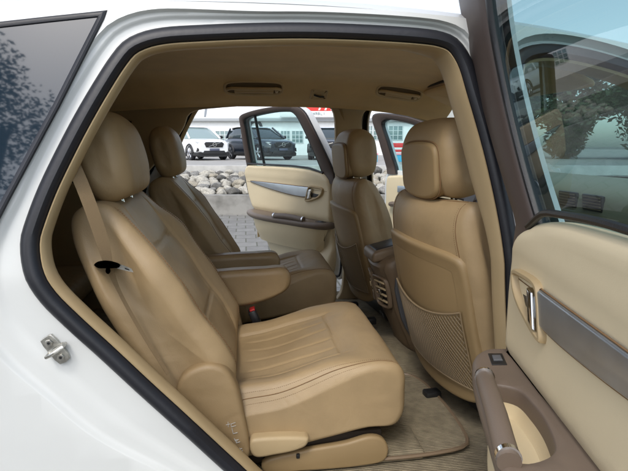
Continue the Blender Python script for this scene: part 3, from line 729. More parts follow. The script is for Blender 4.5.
def rear_cushion(b_y0, b_y1, x_off, z_off, parent):
    prof = [(0, -.075), (.12, -.07), (.26, -.045), (.38, -.022), (.462, -.018), (.484, .015), (.487, .09), (.485, .13), (.466, .160), (.43, .172), (.39, .172), (.32, .156), (.22, .127), (.12, .100), (.03, .088), (-.03, .07), (-.045, .03)]
    def disp(a, bb, yn, y, i):
        up = ss(bb, .04+.12*a, .08+.16*a)
        ya = abs(yn); bol = ss(ya, .50, .80)*(1-ss(ya, .88, 1.02))
        d = up*bol*(.022*(1-ss(a, .25, .42)))
        d += up*.004*math.sin(a*23+1.1)*math.sin(yn*7+.5)*(.6)       # slack leather
        # sewn grooves
        ins = ss(.60-ya, 0, .03)
        if a > .02:
            g_ = fgauss(a, .325+.03*(1-yn*yn)*0, .006)*ss(.62-ya, 0, .04)*.9
            for c_ in (-.38, -.13, .13, .38): g_ = max(g_, fgauss(yn, c_, .018)*ss(.325-a, 0, .03)*ss(a, .03, .07)*.7)
            g_ = max(g_, fgauss(ya, .61, .018)*ss(.34-a, -.02, .02)*.9)
            d -= up*.0065*g_
        bb -= .035*ss(ya, .82, 1.0)*(1-ss(a, .12, .42))*ss(bb, -.02, .08)
        # front waterfall slight lateral crown
        d += up*.006*(1-yn*yn)*ss(a, .3, .42)
        # edge seam along side top
        return a, bb+d, y
    fm = lambda a, bb, y: Vector((a+x_off, y, bb+z_off))
    b, S, P = puffy(prof, b_y0, b_y1, .024, disp, fm=fm, nl=130, npf=200)
    # piped seam and double stitch on the near top edge
    idx = [i for i in range(200) if P[i][1] > .07+.0*P[i][0] and P[i][0] < .475 and P[i][0] > -.02 and (P[i][1] > .08 or P[i][0] < .2)]
    idx.sort(key=lambda i: P[i][0])
    H = (b_y1-b_y0)/2
    for sg in (-1, 1):
        for yy, rr_, mm in ((.022, .0013, 1),):
            b.tube([S(i, sg*(H-yy), 0)+Vector((0, 0, .0002)) for i in idx[::3]], rr_, 6, mm)
        for yy in (.014, .030):
            stitch(b, [S(i, sg*(H-yy), .006 if yy < .02 else 0)+Vector((0, 0, .0006 if yy > .02 else .003)) for i in idx[::3]], 0, 2)
    return b.build('seat_cushion', [M['leather'], M['groove'], M['thread']], parent, sharp=60)

def backrest(y0, y1, piv, alpha, parent, L=1.0, front=False, name='backrest'):
    prof = [(-.06, -.01), (.02, -.02), (.055, .03), (.060, .12), (.055, .25), (.047, .40), (.042, .52), (.030, .605), (-.01, .635), (-.06, .63), (-.092, .58), (-.108, .45), (-.118, .25), (-.105, .06)]
    prof = [(a, c*L) for a, c in prof]
    ca, sa = math.cos(alpha), math.sin(alpha)
    def disp(a, h, yn, y, i):
        k_ = 1-(.10 if front else .20)*ss(h, .38*L, .62*L)-.06*ss(.12-h, 0, .12); ya = abs(yn); fr_ = ss(a, -.01, .03)
        d = fr_*(.034*ss(ya, .45, .82)*(1-.5*ss(ya, .9, 1.05))*(1-ss(h, .42, .6))*ss(h, .0, .1))
        g_ = max(fgauss(ya, .56, .02)*ss(.60-h, 0, .03), fgauss(h, .445*L+.02*yn*yn, .006)*ss(.58-ya, 0, .05), fgauss(h, .20, .006)*ss(.58-ya, 0, .05))
        d -= fr_*.006*g_; d += fr_*.003*math.sin(h*31)*math.cos(yn*5+1)
        if front: d += .045*yn*yn*(1-ss(a, -.05, .03))
        return a+d, h, y*k_
    fm = lambda a, h, y: Vector((piv[0]+a*ca-h*sa, y, piv[1]+a*sa+h*ca))
    b, S, P = puffy(prof, y0, y1, .036, disp, fm=fm, nl=110, npf=190)
    H = (y1-y0)/2
    idx = [i for i in range(190) if P[i][0] > .0 and .05 < P[i][1] < .6*L]; idx.sort(key=lambda i: P[i][1])
    nf = Vector((ca, 0, sa))
    for sg in (-1, 1):
        b.tube([S(i, sg*(H-.046), 0)+nf*.0003 for i in idx[::3]], .0013, 6, 1)
        for yy in (.054, .040): stitch(b, [S(i, sg*(H-yy), 0)+nf*.0007 for i in idx[::3]], 0, 2, gap=.007, r=.0008)
    if front:   # stitched arch round the rear face
        idb = [i for i in range(190) if P[i][0] < -.03 and P[i][1] > .05]; idb.sort(key=lambda i: P[i][1])
        for sg in (-1, 1):
            b.tube([S(i, sg*(H-.052), 0) for i in idb[::3]], .0016, 6, 1)
            stitch(b, [S(i, sg*(H-.060), 0)-nf*.0007 for i in idb[::3]], 0, 2, gap=.006, r=.0007)
        im = idb[-2:]; top = max(idb, key=lambda i: P[i][1])
        b.tube([S(top-6 if False else top, yy) for yy in [(-1+2*j/40)*(H-.055) for j in range(41)]], .0016, 6, 1)
    return b.build(name, [M['leather'], M['groove'], M['thread']], parent, sharp=60), fm, S

def headrest(yc, w, base, alpha, parent, t=.055, hgt=.245, cover=False):
    ca, sa = math.cos(alpha), math.sin(alpha)
    prof = [(-t*.6, 0), (0, -.008), (t*.75, .008), (t*1.0, .06), (t*1.05, .13), (t*.9, .20), (t*.45, .238), (-t*.1, .246), (-t*.6, .232), (-t*.95, .18), (-t*1.02, .10), (-t*.9, .03)]
    prof = [(a, h*hgt/.245) for a, h in prof]
    def disp(a, h, yn, y, i):
        k_ = 1-.08*ss(h, .14, .25)-.06*ss(.08-h, 0, .08)
        return a-.012*yn*yn*(1 if a > 0 else 0)*1.2, h-.010*yn*yn*ss(h, .15, .24), y*k_
    fm = lambda a, h, y: Vector((base[0]+a*ca-h*sa, y, base[1]+a*sa+h*ca))
    b, S, P = puffy(prof, yc-w/2, yc+w/2, .05, disp, fm=fm, nl=40, npf=90)
    H = w/2
    o = b.build('headrest', [M['leather'], M['groove']], parent, sharp=60)
    b = MB()
    for s_ in (-.055, .055):
        b = MB(); b.tube([fm(-.005, .03, yc+s_), fm(-.01, -.09, yc+s_)], .0065, 12, 0); b.tube([fm(-.009, -.055, yc+s_), fm(-.0095, -.066, yc+s_)], .013, 12, 1)
        b.build('headrest_post', [M['chrome'], M['leather_d']], parent)
    if cover:
        b = MB(); q = [(p[0], p[1]) for p in spline([(-.110, .02), (-.117, .08), (-.112, .150), (-.085, .165), (.085, .165), (.112, .150), (.117, .08), (.110, .02), (.07, -.002), (-.07, -.002)], 48)]
        b.prism(q, -t*.4, -t*1.02-.014, lambda y, h, a: fm(a, h, yc+y), .012, 0, 6)
        b.tube([fm(-t*1.02+.001, p[1], yc+p[0]) for p in offset2(q, .0025)], .0025, 6, 1, closed=True)
        b.build('headrest_cover', [M['shell'], M['groove']], parent)
    return o

def rear_seat(y0, y1, near):
    # base: rail covers and hinge covers (the part itself)
    b = MB()
    def X(a, c, d): return Vector((a, d, c))
    rail = spline([xz(PY(x, y, 1.24)) for x, y in ((262, 464), (300, 452), (345, 444), (372, 437), (384, 440), (389, 450), (385, 461), (360, 467), (300, 472), (265, 474))], 60)
    rail = [(p[0], p[1]) for p in rail]
    b.prism(rail, y0+.03, y0+.005, X, .008); b.prism(rail, y1-.03, y1-.005, X, .008)
    b.box((.16, (y0+y1)/2, .405), (.44, (y1-y0)-.07, .07), None, .01, 1)
    b.box((-.06, (y0+y1)/2, .44), (.22, (y1-y0)-.06, .16), None, .02, 1)
    seat = b.build('rear_seat', [M['shell'], M['dark']], car)
    if near:
        b = MB(); sp = PY(298, 456, y0+.003); b.box((sp.x, sp.z, 0), (.010, .014, .006), lambda a, c, d: Vector((a, y0+.003-d, c)), .002); b.build('rail_slot', M['black'], seat)
    seat['label'] = ('near' if near else 'far')+' tan leather rear seat with pleated cushion'
    rear_cushion(y0, y1, -.05, .485, seat)
    backrest(y0-.005, y1+.005, (-.075, .555), R(29), seat)
    headrest((y0+y1)/2-(.02 if near else 0), .335 if near else .29, (-.340 , 1.111), R(13), seat, .066, .238)
    # hinge side cover
    for yy, sg in ((y0-.012, 1), (y1+.012, -1)):
        poly = spline([xz(PY(x, y, 1.215)) for x, y in ((176, 392), (182, 377), (196, 368), (212, 365), (226, 370), (236, 385), (243, 410), (249, 440), (250, 456), (243, 462), (232, 455), (215, 440), (195, 425), (182, 410))], 70)
        b = MB(); b.prism([(p[0], p[1]) for p in poly], yy+sg*.045, yy-sg*.012, X, .014, 0, 5)
        sc = b.build('hinge_cover', M['leather_d'], seat)
        if near and sg == 1:
            b = MB(); yf = yy-.0135+.0
            def mk(lines, rr_=.0011):
                for ln in lines: b.tube([PY(x, y, yf) for x, y in ln], rr_, 5)
            mk([((226, 425), (230, 424)), ((228, 422), (228.3, 427)), ((231, 424), (235.5, 422.5)), ((231.5, 427), (236, 425.5)), ((231, 424), (231.5, 427))], .0008)
            mk([((232, 428.5), (233.2, 433.6), (237.5, 432.6))])
            mk([((234.2, 438.5), (236.6, 443), (240, 441.8)), ((236.6, 443), (237, 439.8)), ((235, 440.4), (238.6, 439.6))])
            mk([((238.4, 449.8), (242, 448.4)), ((238.8, 452), (242.8, 450.6)), ((239.5, 448), (241, 453))])
            b.build('printed_marks', M['print'], sc)
    if near:
        poly = spline([xz(PY(x, y, y0-.01)) for x, y in ((251, 437), (262, 434.5), (300, 433.5), (308, 435), (306, 442), (296, 447), (275, 451.5), (256, 454), (251, 450))], 50)
        b = MB(); b.prism([(p[0], p[1]) for p in poly], y0+.02, y0-.030, X, .010, 0, 5); b.build('seat_lever', M['trim'], seat)
    # folding armrest on the aisle side
    ya, yb = (y1+.035, y1+.125) if near else (y0-.13, y0-.04)
    prof = [(.17, .745), (.16, .70), (.08, .655), (-.05, .630), (-.22, .625), (-.27, .68), (-.26, .755), (-.1, .775), (.06, .780), (.15, .778)]
    prof = [(a-(0 if near else .02), c+(0.0 if near else -.005)) for a, c in prof]
    b, S, P = puffy(prof, ya, yb, .026, lambda a, bb, yn, y, i: (a, bb, y), fm=lambda a, bb, y: Vector((a, y, bb)), nl=14, npf=90)
    b.tube([S(i, -(yb-ya)/2+.02) for i in range(90)], .0011, 5, 1, closed=True)
    b.build('armrest', [M['leather_d'], M['groove']], seat)
    # buckle
    for (bx, by) in (((.03, y1+.03),) if near else ((.05, y0-.035),)):
        b = MB(); fb = lambda a, c, d: Vector((bx+a*.9-d*.35, by+c, .585+d*.9+a*.3)); b.box((0, 0, 0), (.032, .05, .09), fb, .008)
        bk = b.build('seat_belt_buckle', M['black'], seat); b = MB(); b.box((0.004, 0, .046), (.022, .036, .010), fb, .003); b.build('button', M['red'], bk)
    return seat
rs1 = rear_seat(1.235, 1.815, True)
rs2 = rear_seat(2.29, 2.79, False)

# belt on the near seat
b = MB(); path = [PY(62, 140, 1.24), PY(84, 190, 1.215), PY(102, 240, 1.205), PY(114, 280, 1.20), PY(138, 326, 1.20), PY(168, 374, 1.205)]
pp = spline(path, 40, False); vs = []
wv = Vector((.55, .75, .25)).normalized()*.018
wf = lambda i: wv*(1-.72*ss(i, 15, 24))
b.loft([[p-wf(i) for i, p in enumerate(pp)], [p-wf(i)+Vector((.001, -.0015, 0)) for i, p in enumerate(pp)], [p+wf(i)+Vector((.001, -.0015, 0)) for i, p in enumerate(pp)], [p+wf(i) for i, p in enumerate(pp)]], closed=False)
bt = b.build('seat_belt', M['belt'], car)
b = MB(); fb = lambda a, c, d: PY(112+a, 266+c, 1.178-d)
q = [(p[0], p[1]) for p in spline([(-18, -1), (-15, -4), (-6, -5.5), (3, -4), (8, -1.5), (7, 1.5), (1, 2.2), (-6, 2.4), (-14, 2)], 40)]
b.prism(q, 0, .014, lambda a, c, d: fb(a, c, d), .9, 0, 4)
b.prism([(-4+2.6*math.cos(2*math.pi*i/16), 4.6+3.4*math.sin(2*math.pi*i/16)) for i in range(16)], -.002, .010, fb, .5, 0, 3)
b.build('belt_tongue', M['black'], bt)
b = MB(); b.prism([(4, -3), (12, -.5), (19.5, 2.6), (21.5, 6.4), (14, 4.8), (5, 2.4)], .006, .012, fb, 0, 0, 1); b.build('latch_plate', M['steel'], bt)
b = MB(); b.prism([(12.5, 1.6), (17, 3.2), (17.6, 4.6), (13, 3.2)], .0115, .0128, fb, 0, 0, 1); b.build('latch_slot', M['black'], bt)

# ---------------- third row and cargo area (dark glimpses)
for yc_ in (1.62, 2.50):
    b, S, P = puffy([(-.06, -.01), (.04, -.02), (.06, .1), (.05, .3), (.03, .42), (-.03, .44), (-.08, .40), (-.10, .2)], yc_-.24, yc_+.24, .04, lambda a, h, yn, y, i: (a, h, y), fm=lambda a, h, y: Vector((-1.28+a-h*.35, y, .62+h*.93)), nl=12, npf=60)
    ts = b.build('third_row_seat', M['leather_d'], car)
    b, S, P = puffy([(0, 0), (.3, 0), (.42, .03), (.42, .12), (.3, .14), (0, .10)], yc_-.24, yc_+.24, .03, lambda a, h, yn, y, i: (a, h, y), fm=lambda a, h, y: Vector((-1.22+a, y, .48+h)), nl=12, npf=60)
    b.build('seat_cushion', M['leather_d'], ts)
    b, S, P = puffy([(-.04, 0), (.04, 0), (.045, .1), (.03, .17), (-.03, .17), (-.045, .1)], yc_-.12, yc_+.12, .03, lambda a, h, yn, y, i: (a, h, y), fm=lambda a, h, y: Vector((-1.43+a, y, 1.06+h)), nl=10, npf=40)
    b.build('headrest', M['leather_d'], ts)

# ---------------- front seats
def front_seat(y0, y1, near):
    b = MB(); b.box((.98, (y0+y1)/2, .40), (.46, (y1-y0)-.06, .10), None, .02)
    b.box((.66, y0+.34, .36), (.06, .04, .03), None, .006)
    seat = b.build('front_seat', M['black'], car); seat['label'] = ('near' if near else 'far')+' front seat with hard shell back and net pocket'
    al = R(15); piv = (.755, .54)
    o, fm, S = backrest(y0, y1, piv, al, seat, .90, front=True)
    prof = [(0, 0), (.2, 0), (.4, .02), (.46, .07), (.45, .14), (.38, .16), (.2, .13), (0, .12), (-.03, .06)]
    bb, S2, P2 = puffy(prof, y0, y1, .04, lambda a, h, yn, y, i: (a, h+.02*ss(abs(yn), .6, .85)*ss(h, .05, .1), y), fm=lambda a, h, y: Vector((.80+a, y, .47+h)), nl=20, npf=80)
    bb.build('seat_cushion', M['leather'], seat)
    yc_ = (y0+y1)/2
    headrest(yc_, .33 if near else .285, (.645, 1.102), R(6), seat, .082, .235, cover=True)
    # hard shell on the rear face
    H = (y1-y0)/2
    hs = [(-H+.04, -.02), (-H+.028, .20), (-H+.032, .37), (-H+.045, .42), (-H+.08, .437), (0, .456), (H-.10, .452), (H-.068, .445), (H-.056, .41), (H-.055, .20), (H-.065, -.02), (H-.12, -.06), (-H+.10, -.06)]
    q = [(p[0], p[1]) for p in spline(hs, 90)]
    def sh(y, h, a):
        yn = y/H; return fm(a-.010*(1-yn*yn)+.040*yn*yn+.012*ss(h, .2, .45), h, yc_+y)
    b = MB(); 
    rings = []
    for o_, a in ((0, -.085), (0, -.116), (-.002, -.121), (-.006, -.124), (-.012, -.125), (-.02, -.124), (-.05, -.1215)):
        rings.append([sh(p[0], p[1], a) for p in (offset2(q, o_) if o_ else q)])
    b.loft(rings)
    # dished centre as grid sheet
    q2 = [tuple(p) for p in offset2(q, -.05)]
    vs, fs = sheet([], q2, lambda x, z: 0, .03)
    dep = lambda y, h: -.122+.007*ss(1-abs(y)/H, .2, .75)*ss(h, -.05, .08)*(1-ss(h, .20, .42))
    b.add([sh(v.x, v.z, dep(v.x, v.z)) for v in vs], fs)
    sb = b.build('seat_back_shell', M['shell'], seat)
    # net pocket : top cord sags; diamond mesh of thin cords
    b = MB(); xa, xb = -H+.06, H-.08; h0 = .0; NT = lambda y: .225+.035*((y/xb)**2) - .0
    def nt(u, v): y = lerp(xa, xb, u); h = lerp(h0, NT(y), v); return sh(y, h, -.1275-.012*math.sin(math.pi*min(1, v*1.0))*(1-(2*u-1)**2)*1.0-.004*v)
    N1 = 32
    for k_ in range(-N1//2, N1+N1//2):
        for s_ in (1, -1):
            pts = []
            for j in range(25):
                v = j/24; u = (k_/N1)*1.0+s_*v*.42+(0 if s_ > 0 else .0)
                if 0 <= u <= 1: pts.append(nt(u, v))
            if len(pts) > 1: b.tube(pts, .0010, 3, 0, caps=False)
    b.tube([nt(i/30, 1) for i in range(31)], .0035, 8, 1)
    b.tube([nt(0, i/10) for i in range(11)], .0025, 6, 1); b.tube([nt(1, i/10) for i in range(11)], .0025, 6, 1); b.tube([nt(i/30, 0) for i in range(31)], .003, 6, 1)
    th_ = R(7 if near else 6); px_, py_ = (.62, yc_) if near else (.62, yc_)
    seat.rotation_euler = (0, 0, th_); ct, st_ = math.cos(th_), math.sin(th_)
    seat.location = (px_-(px_*ct-py_*st_)+(.004 if near else -.058), py_-(px_*st_+py_*ct), 0)
    b.build('net_pocket', [mat('net_cord', (.21, .16, .10), .8), mat('net_edge', (.22, .16, .09), .7)], sb)
    return seat
front_seat(1.245, 1.815, True)
front_seat(2.29, 2.79, False)

# ---------------- centre console
b = MB()
prof = spline([(.555, .765), (.545, .745), (.562, .70), (.588, .60), (.610, .53), (.66, .42), (.69, .36), (1.0, .36), (1.5, .36), (1.5, .80), (1.2, .80), (.90, .80), (.62, .795), (.575, .785)], 90)
pq = [(p[0], p[1]) for p in prof]
ccv = lambda y: 1.5*(y-YC)**2*(1.5 if y < YC else .8)
b.prism(pq, 1.935, 2.205, lambda a, c, d: Vector((a+ccv(d), d, c)), .030, 0, 6)
b.loft([[Vector((a+ccv(d), d, c)) for a, c in [(q[0]-.001, q[1]) for q in pq]] for d in [1.965+.21*i/14 for i in range(15)]])
con = b.build('centre_console', M['console'], car)
b = MB(); poly = spline([(.575, .70), (.64, .745), (1.4, .745), (1.4, .40), (.70, .40), (.625, .48), (.59, .58)], 50)
b.prism([(p[0], p[1]) for p in poly], 1.945, 1.926, lambda a, c, d: Vector((a+.042, d, c)), .006); b.build('side_pad', M['slate'], con)
# storage box on top
b = MB(); f_ = lambda a, c, d: Vector((.60+a, YC+c, .800+d-.25*0-a*.0))
b.box((0.02, 0, .0), (.17, .17, .05), lambda a, c, d: Vector((.595+a, YC+c, .795+d+a*.25)), .016, 0, 4); bx = b.build('storage_bin', M['console'], con)
b = MB(); b.box((0.01, 0, .012), (.12, .13, .028), lambda a, c, d: Vector((.595+a, YC+c, .795+d+a*.25+.0015)), .01); b.build('bin_opening', M['black'], bx)
# vents
vx = lambda a, c, d: Vector((.567+c*-.27*1.0+.0-d+.0, YC+a, .655+c))   # a across y, c up, d out
def vface(a, c, d): return Vector((.568-c*.24-d+ccv(YC+a*1.35), YC+a*1.35, .628+c*1.18))
for s_ in (-1, 1):
    b = MB(); yc_ = s_*.047; x = yc_
    q = [(p[0], p[1]) for p in spline([(x-.037, -.050), (x-.038, .048), (x-.03, .056), (x+.03, .056), (x+.038, .048), (x+.037, -.050), (x+.03, -.058), (x-.03, -.058)], 40)]
    rings = [[vface(p[0], p[1], d) for p in (offset2(q, o_) if o_ else q)] for o_, d in ((0, -.005), (0, .006), (-.002, .009), (-.006, .009), (-.008, .004), (-.009, -.014))]
    b.loft(rings, cap1=True)
    vv = b.build('air_vent', M['console'], con)
    b = MB(); b.add([vface(p[0], p[1], -.010) for p in offset2(q, -.0085)], [list(range(40))]); b.build('vent_duct', M['black'], vv)
    for k_ in range(4):
        b = MB(); b.box((x, -.036+.024*k_, 0), (.056, .006, .014), vface, .002); b.build('vent_slat', M['handle'], vv)
    b = MB(); b.box((x, 0, .009), (.010, .018, .008), vface, .002); b.tube([vface(x, -.045, .0), vface(x, .045, .0)], .003, 6); b.build('vent_slider', M['chrome'] if s_ < 0 else M['handle'], vv)
b = MB(); b.box((0, -.10, .008), (.05, .025, .008), lambda a, c, d: Vector((.60-c*.3-d-.02, YC+a, .60+c)), .003); b.build('socket_cover', M['black'], con)
# floor outlet box seen between seats
b = MB(); b.box((.60, 2.26, .40), (.05, .04, .03), None, .004); b.build('seat_rail_end', M['black'], car)

# ---------------- dashboard, steering wheel
prof = spline([(1.57, .62), (1.55, .80), (1.53, .95), (1.54, 1.03), (1.59, 1.065), (1.7, 1.085), (1.95, 1.07), (2.0, .9), (1.9, .5), (1.6, .45)], 70)
b = MB(); b.prism([(p[0], p[1]) for p in prof], 1.20, 2.94, lambda a, c, d: Vector((a, d, c)), .03, 0, 4)
dash = b.build('dashboard', mat('dash_olive_plastic', (.30, .27, .20), .6, bump=.3, bscale=300), car)
for yy in (1.985, 2.155, 1.36, 2.78):
    b = MB(); b.box((yy, 0, 0), (.13, .075, .02), lambda a, c, d: Vector((1.532-d-c*.15, a, 1.0+c)), .006, 0)
    dv = b.build('air_vent', M['black'], dash); b = MB()
    for k_ in range(5): b.box((yy, -.026+.013*k_, .011), (.115, .004, .008), lambda a, c, d: Vector((1.532-d-c*.15, a, 1.0+c)), .001)
    b.build('vent_slat', M['console'], dv)
b = MB(); b.box((2.06, -.13, 0), (.30, .14, .02), lambda a, c, d: Vector((1.542-d, a, 1.0+c)), .008); b.build('radio', M['black'], dash)
b = MB(); b.box((2.06, -.05, 0), (.34, .008, .012), lambda a, c, d: Vector((1.536-d, a, 1.0+c)), .003); b.build('chrome_strip', M['chrome'], dash)
b = MB(); cs = Vector((1.22, 2.54, .96)); ax = Vector((-.9, 0, .42)).normalized(); e1 = Vector((0, 1, 0)); e2 = ax.cross(e1)
b.tube([cs+e1*(.185*math.cos(a))+e2*(.185*math.sin(a)) for a in [2*math.pi*i/40 for i in range(40)]], .014, 10, closed=True)
for a in (0, math.pi, 1.5*math.pi): b.tube([cs-ax*.02, cs+e1*(.18*math.cos(a))+e2*(.18*math.sin(a))], .014, 8)
b.tube([cs-ax*.03, cs+ax*.01], .055, 20); b.tube([cs, cs-ax*.2], .03, 10)
b.build('steering_wheel', M['framebrown'], car)

# ================================================================== DOORS
def door_T(H, th, far):
    c, s = math.cos(th), math.sin(th)
    if not far: return lambda u, w, z: Vector((H[0]-u*c-w*s, H[1]-u*s+w*c, z))
    return lambda u, w, z: Vector((H[0]-u*c-w*s, H[1]+u*s-w*c, z))
def lean(z): return .30*max(0, z-1.08)
belt = lambda u: 1.055+.03*ss(u, .1, .3)
def rear_door(T, glassmat, label, up=0, fwd=0):
    def G(u, z, w):
        k_ = max(0, z-1.08)/.42; return T(u-fwd*k_*(1-ss(u, .02, .62)), w+lean(z), z+up*k_)
    # outer shell
    sh = [(.0, .42), (-.01, .8), (.0, 1.02), (.30, 1.065), (.7, 1.07), (1.14, 1.08), (1.15, 1.0), (1.11, .88), (1.0, .74), (.86, .58), (.74, .44), (.66, .40), (.1, .40)]
    q = [(p[0], p[1]) for p in spline(sh, 90)]
    b = MB(); b.prism(q, -.070, .012, G, .012, 0, 4)
    dr = b.build('rear_door', M['paint'], car, label)
    # edge seal of the door shell
    b = MB(); b.tube([G(p[0], p[1], .012) for p in offset2(q, -.022)], .008, 8, closed=True); b.build('door_edge_seal', M['rubber'], dr)
    # inner panel
    ip = [(.075, .44), (.070, .8), (.070, .96), (.085, 1.03), (.13, 1.070), (.26, 1.096), (.5, 1.108), (.9, 1.105), (1.06, 1.095), (1.09, 1.05), (1.075, .95), (1.03, .84), (.95, .72), (.84, .58), (.74, .47), (.66, .44), (.3, .43)]
    q = [(p[0], p[1]) for p in spline(ip, 150)]
    def pan(u, z):   # relief of the panel
        a = .050+.006*ss(z, .995, 1.04)*(1-.3*ss(z, 1.08, 1.11))     # shoulder pad
        a += .006*math.exp(-((z-.88)/.05)**2)*0
        a -= .020*ss(.80-z, 0, .05)*(1-ss(.62-z, 0, .10))             # below the armrest
        a += .018*ss(.62-z, 0, .06)*(1-ss(u, .30, .75))               # pocket
        return a
    b = MB(); rings = []
    for o_, dw in ((0, None), (0, -.022), (-.003, -.012), (-.008, -.005), (-.016, -.001), (-.026, 0)):
        rings.append([G(p[0], p[1], .010 if dw is None else pan(p[0], p[1])+dw) for p in (offset2(q, o_) if o_ else q)])
    b.loft(rings)
    vs, fs = sheet([], [tuple(p) for p in offset2(q, -.026)], lambda x, z: 0, .018)
    b.add([G(v.x, v.z, pan(v.x, v.z)) for v in vs], fs)
    pn = b.build('inner_panel', M['cream'], dr, sharp=55)
    # groove under the shoulder pad is the relief; seam tube
    b = MB(); b.tube([G(u, .968+.012*ss(u, .1, 1), pan(u, .968)+.0004) for u in [.10+.95*i/40 for i in range(41)]], .0012, 5); b.build('panel_seam', M['groove'], dr)
    # decor strip
    st = [(.270, .975), (.278, .945), (.292, .922), (.33, .917), (.5, .923), (.7, .942), (.85, .960), (.97, .978), (1.0, .985), (.9, .988), (.6, .987), (.4, .985), (.30, .984), (.272, .983)]
    q = [(p[0], p[1]) for p in spline(st, 70)]
    b = MB(); b.prism(q, .045, .062, G, .005, 0, 4); b.build('decor_strip', M['strip'], dr)
    b = MB(); b.tube([G(p[0], p[1], .056) for p in offset2(q, .0015)], .002, 5, closed=True); b.build('strip_edge', M['groove'], dr)
    # handle bezel
    bz = [(.132, .983), (.136, .955), (.160, .930), (.21, .908), (.312, .890), (.303, .925), (.288, .965), (.272, .990), (.20, .995)]
    q = [(p[0], p[1]) for p in spline(bz, 60)]
    b = MB(); b.loft([[G(p[0], p[1], w) for p in (offset2(q, o_) if o_ else q)] for o_, w in ((0, .045), (0, .060), (-.003, .064), (-.009, .064), (-.013, .060), (-.016, .046), (-.018, .036))])
    hbz = b.build('handle_bezel', M['trim'], dr)
    b = MB(); b.add([G(p[0], p[1], .040) for p in offset2(q, -.016)], [list(range(60))]); b.build('recess', M['shell'], hbz)
    b = MB(); b.prism([(.236, .975), (.262, .972), (.288, .905), (.258, .912)], .046, .068, G, .006, 0, 4)
    b.prism([(.175, .945), (.245, .950), (.262, .915), (.20, .922)], .036, .052, G, .006, 1, 3)
    b.build('door_handle', [M['chrome'], M['black']], dr)
    # window frame (brown) and glass
    fo = [(.045, 1.02), (.06, 1.10), (.115, 1.25), (.17, 1.38), (.205, 1.45), (.25, 1.484), (.34, 1.500), (.6, 1.503), (.86, 1.486), (.955, 1.470), (.985, 1.455), (1.0, 1.40), (1.05, 1.2), (1.08, 1.02)]
    fi = [(.165, 1.0), (.18, 1.10), (.225, 1.25), (.275, 1.38), (.305, 1.435), (.34, 1.460), (.40, 1.468), (.6, 1.470), (.86, 1.453), (.925, 1.440), (.945, 1.425), (.955, 1.37), (.99, 1.2), (1.015, 1.0)]
    O_ = [(p[0], p[1]) for p in spline(fo, 90, False)]; I_ = [(p[0], p[1]) for p in spline(fi, 90, False)]
    def band(t0, t1, w0, w1): pass
    def mixr(t_, w): return [G(lerp(a[0], c[0], t_), lerp(a[1], c[1], t_), w) for a, c in zip(O_, I_)]
    b = MB(); b.loft([mixr(0, -.010), mixr(.0, .028), mixr(.04, .036), mixr(.15, .040), mixr(.5, .041), mixr(.82, .036), mixr(.93, .029), mixr(.97, .020), mixr(.97, -.002)], closed=False)
    fr_ = b.build('window_frame', M['framebrown'], dr)
    b = MB(); b.loft([mixr(.0, .022), mixr(-.04, .021), mixr(-.06, .014), mixr(-.06, -.01), mixr(-.03, -.030), mixr(.03, -.034), mixr(.9, -.034), mixr(.95, -.02)], closed=False); b.build('outer_frame', M['paint'], dr)
    b = MB(); b.loft([mixr(.95, .028), mixr(.98, .029), mixr(1.02, .027), mixr(1.05, .020), mixr(1.05, .012), mixr(.97, .0)], closed=False)
    b.loft([mixr(.02, .030), mixr(-.015, .030), mixr(-.03, .020), mixr(-.02, .0)], closed=False)
    b.tube([G(u, belt(u)+.022+.010*ss(u, .2, .5), .040) for u in [.15+.89*i/30 for i in range(31)]], .007, 8)
    b.tube([G(.85-.06*t_, 1.03+.43*t_, .018) for t_ in [i/10 for i in range(11)]], .010, 8)
    b.build('window_seal', M['black'], dr)
    # glass
    b = MB(); gl = [(p[0], p[1]) for p in offset2(I_, .006)]
    vs, fs = sheet([], gl, lambda x, z: 0, .09); b.add([G(v.x, v.z, .018) for v in vs], fs)
    b.build('window_glass', glassmat, dr)
    # armrest
    ao = [(.052, .015), (.054, .075), (.075, .105), (.11, .126), (.17, .142), (.24, .155), (.40, .173), (.53, .186), (.66, .190), (.80, .175), (.92, .135), (.99, .09), (1.0, .015)]
    ci = spline([(.245, .118), (.262, .076), (.32, .064), (.40, .066), (.47, .085), (.497, .118), (.505, .150), (.48, .165), (.40, .152), (.30, .136), (.255, .130)], 60)
    ci = [(p[0], p[1]) for p in ci]
    oa = [(p[0], p[1]) for p in spline(ao, 110, False)]
    ZA = lambda u: .772+.0*u
    A = lambda u, w, z: T(u, w, z)
    b = MB()
    b.loft([[A(p[0], p[1], z+ZA(p[0])) for p in offset2(oa, o_)] for o_, z in ((-.03, -.045), (-.012, -.040), (0, -.028), (0, -.014), (-.003, -.007), (-.009, -.001), (-.016, 0.001))], closed=False)
    top = [tuple(p) for p in offset2(oa, -.016)]
    vs, fs = sheet([ci], top, lambda x, z: 0, .03); b.add([A(v.x, v.z, ZA(v.x)+.001) for v in vs], fs)
    b.loft([[A(p[0], p[1], ZA(p[0])+z) for p in (offset2(ci, o_) if o_ else ci)] for o_, z in ((0, .001), (-.002, -.001), (-.003, -.006), (-.004, -.035))])
    ar = b.build('armrest', M['brown'], dr, sharp=50)
    b = MB(); b.loft([[A(p[0], p[1], ZA(p[0])+z) for p in offset2(ci, o_)] for o_, z in ((-.004, -.035), (-.008, -.055), (-.014, -.062))], cap1=True)
    lo = [(p[0], p[1]) for p in spline([(.10, .045), (.14, .10), (.24, .135), (.40, .156), (.60, .166), (.78, .15), (.9, .09), (.93, .045)], 60, False)]
    b.loft([[A(p[0], p[1], z) for p in offset2(lo, o_)] for o_, z in ((.004, .738), (.0, .71), (-.012, .65), (-.035, .60), (-.045, .57))], closed=False)
    b.build('door_pocket', M['cream'], dr)
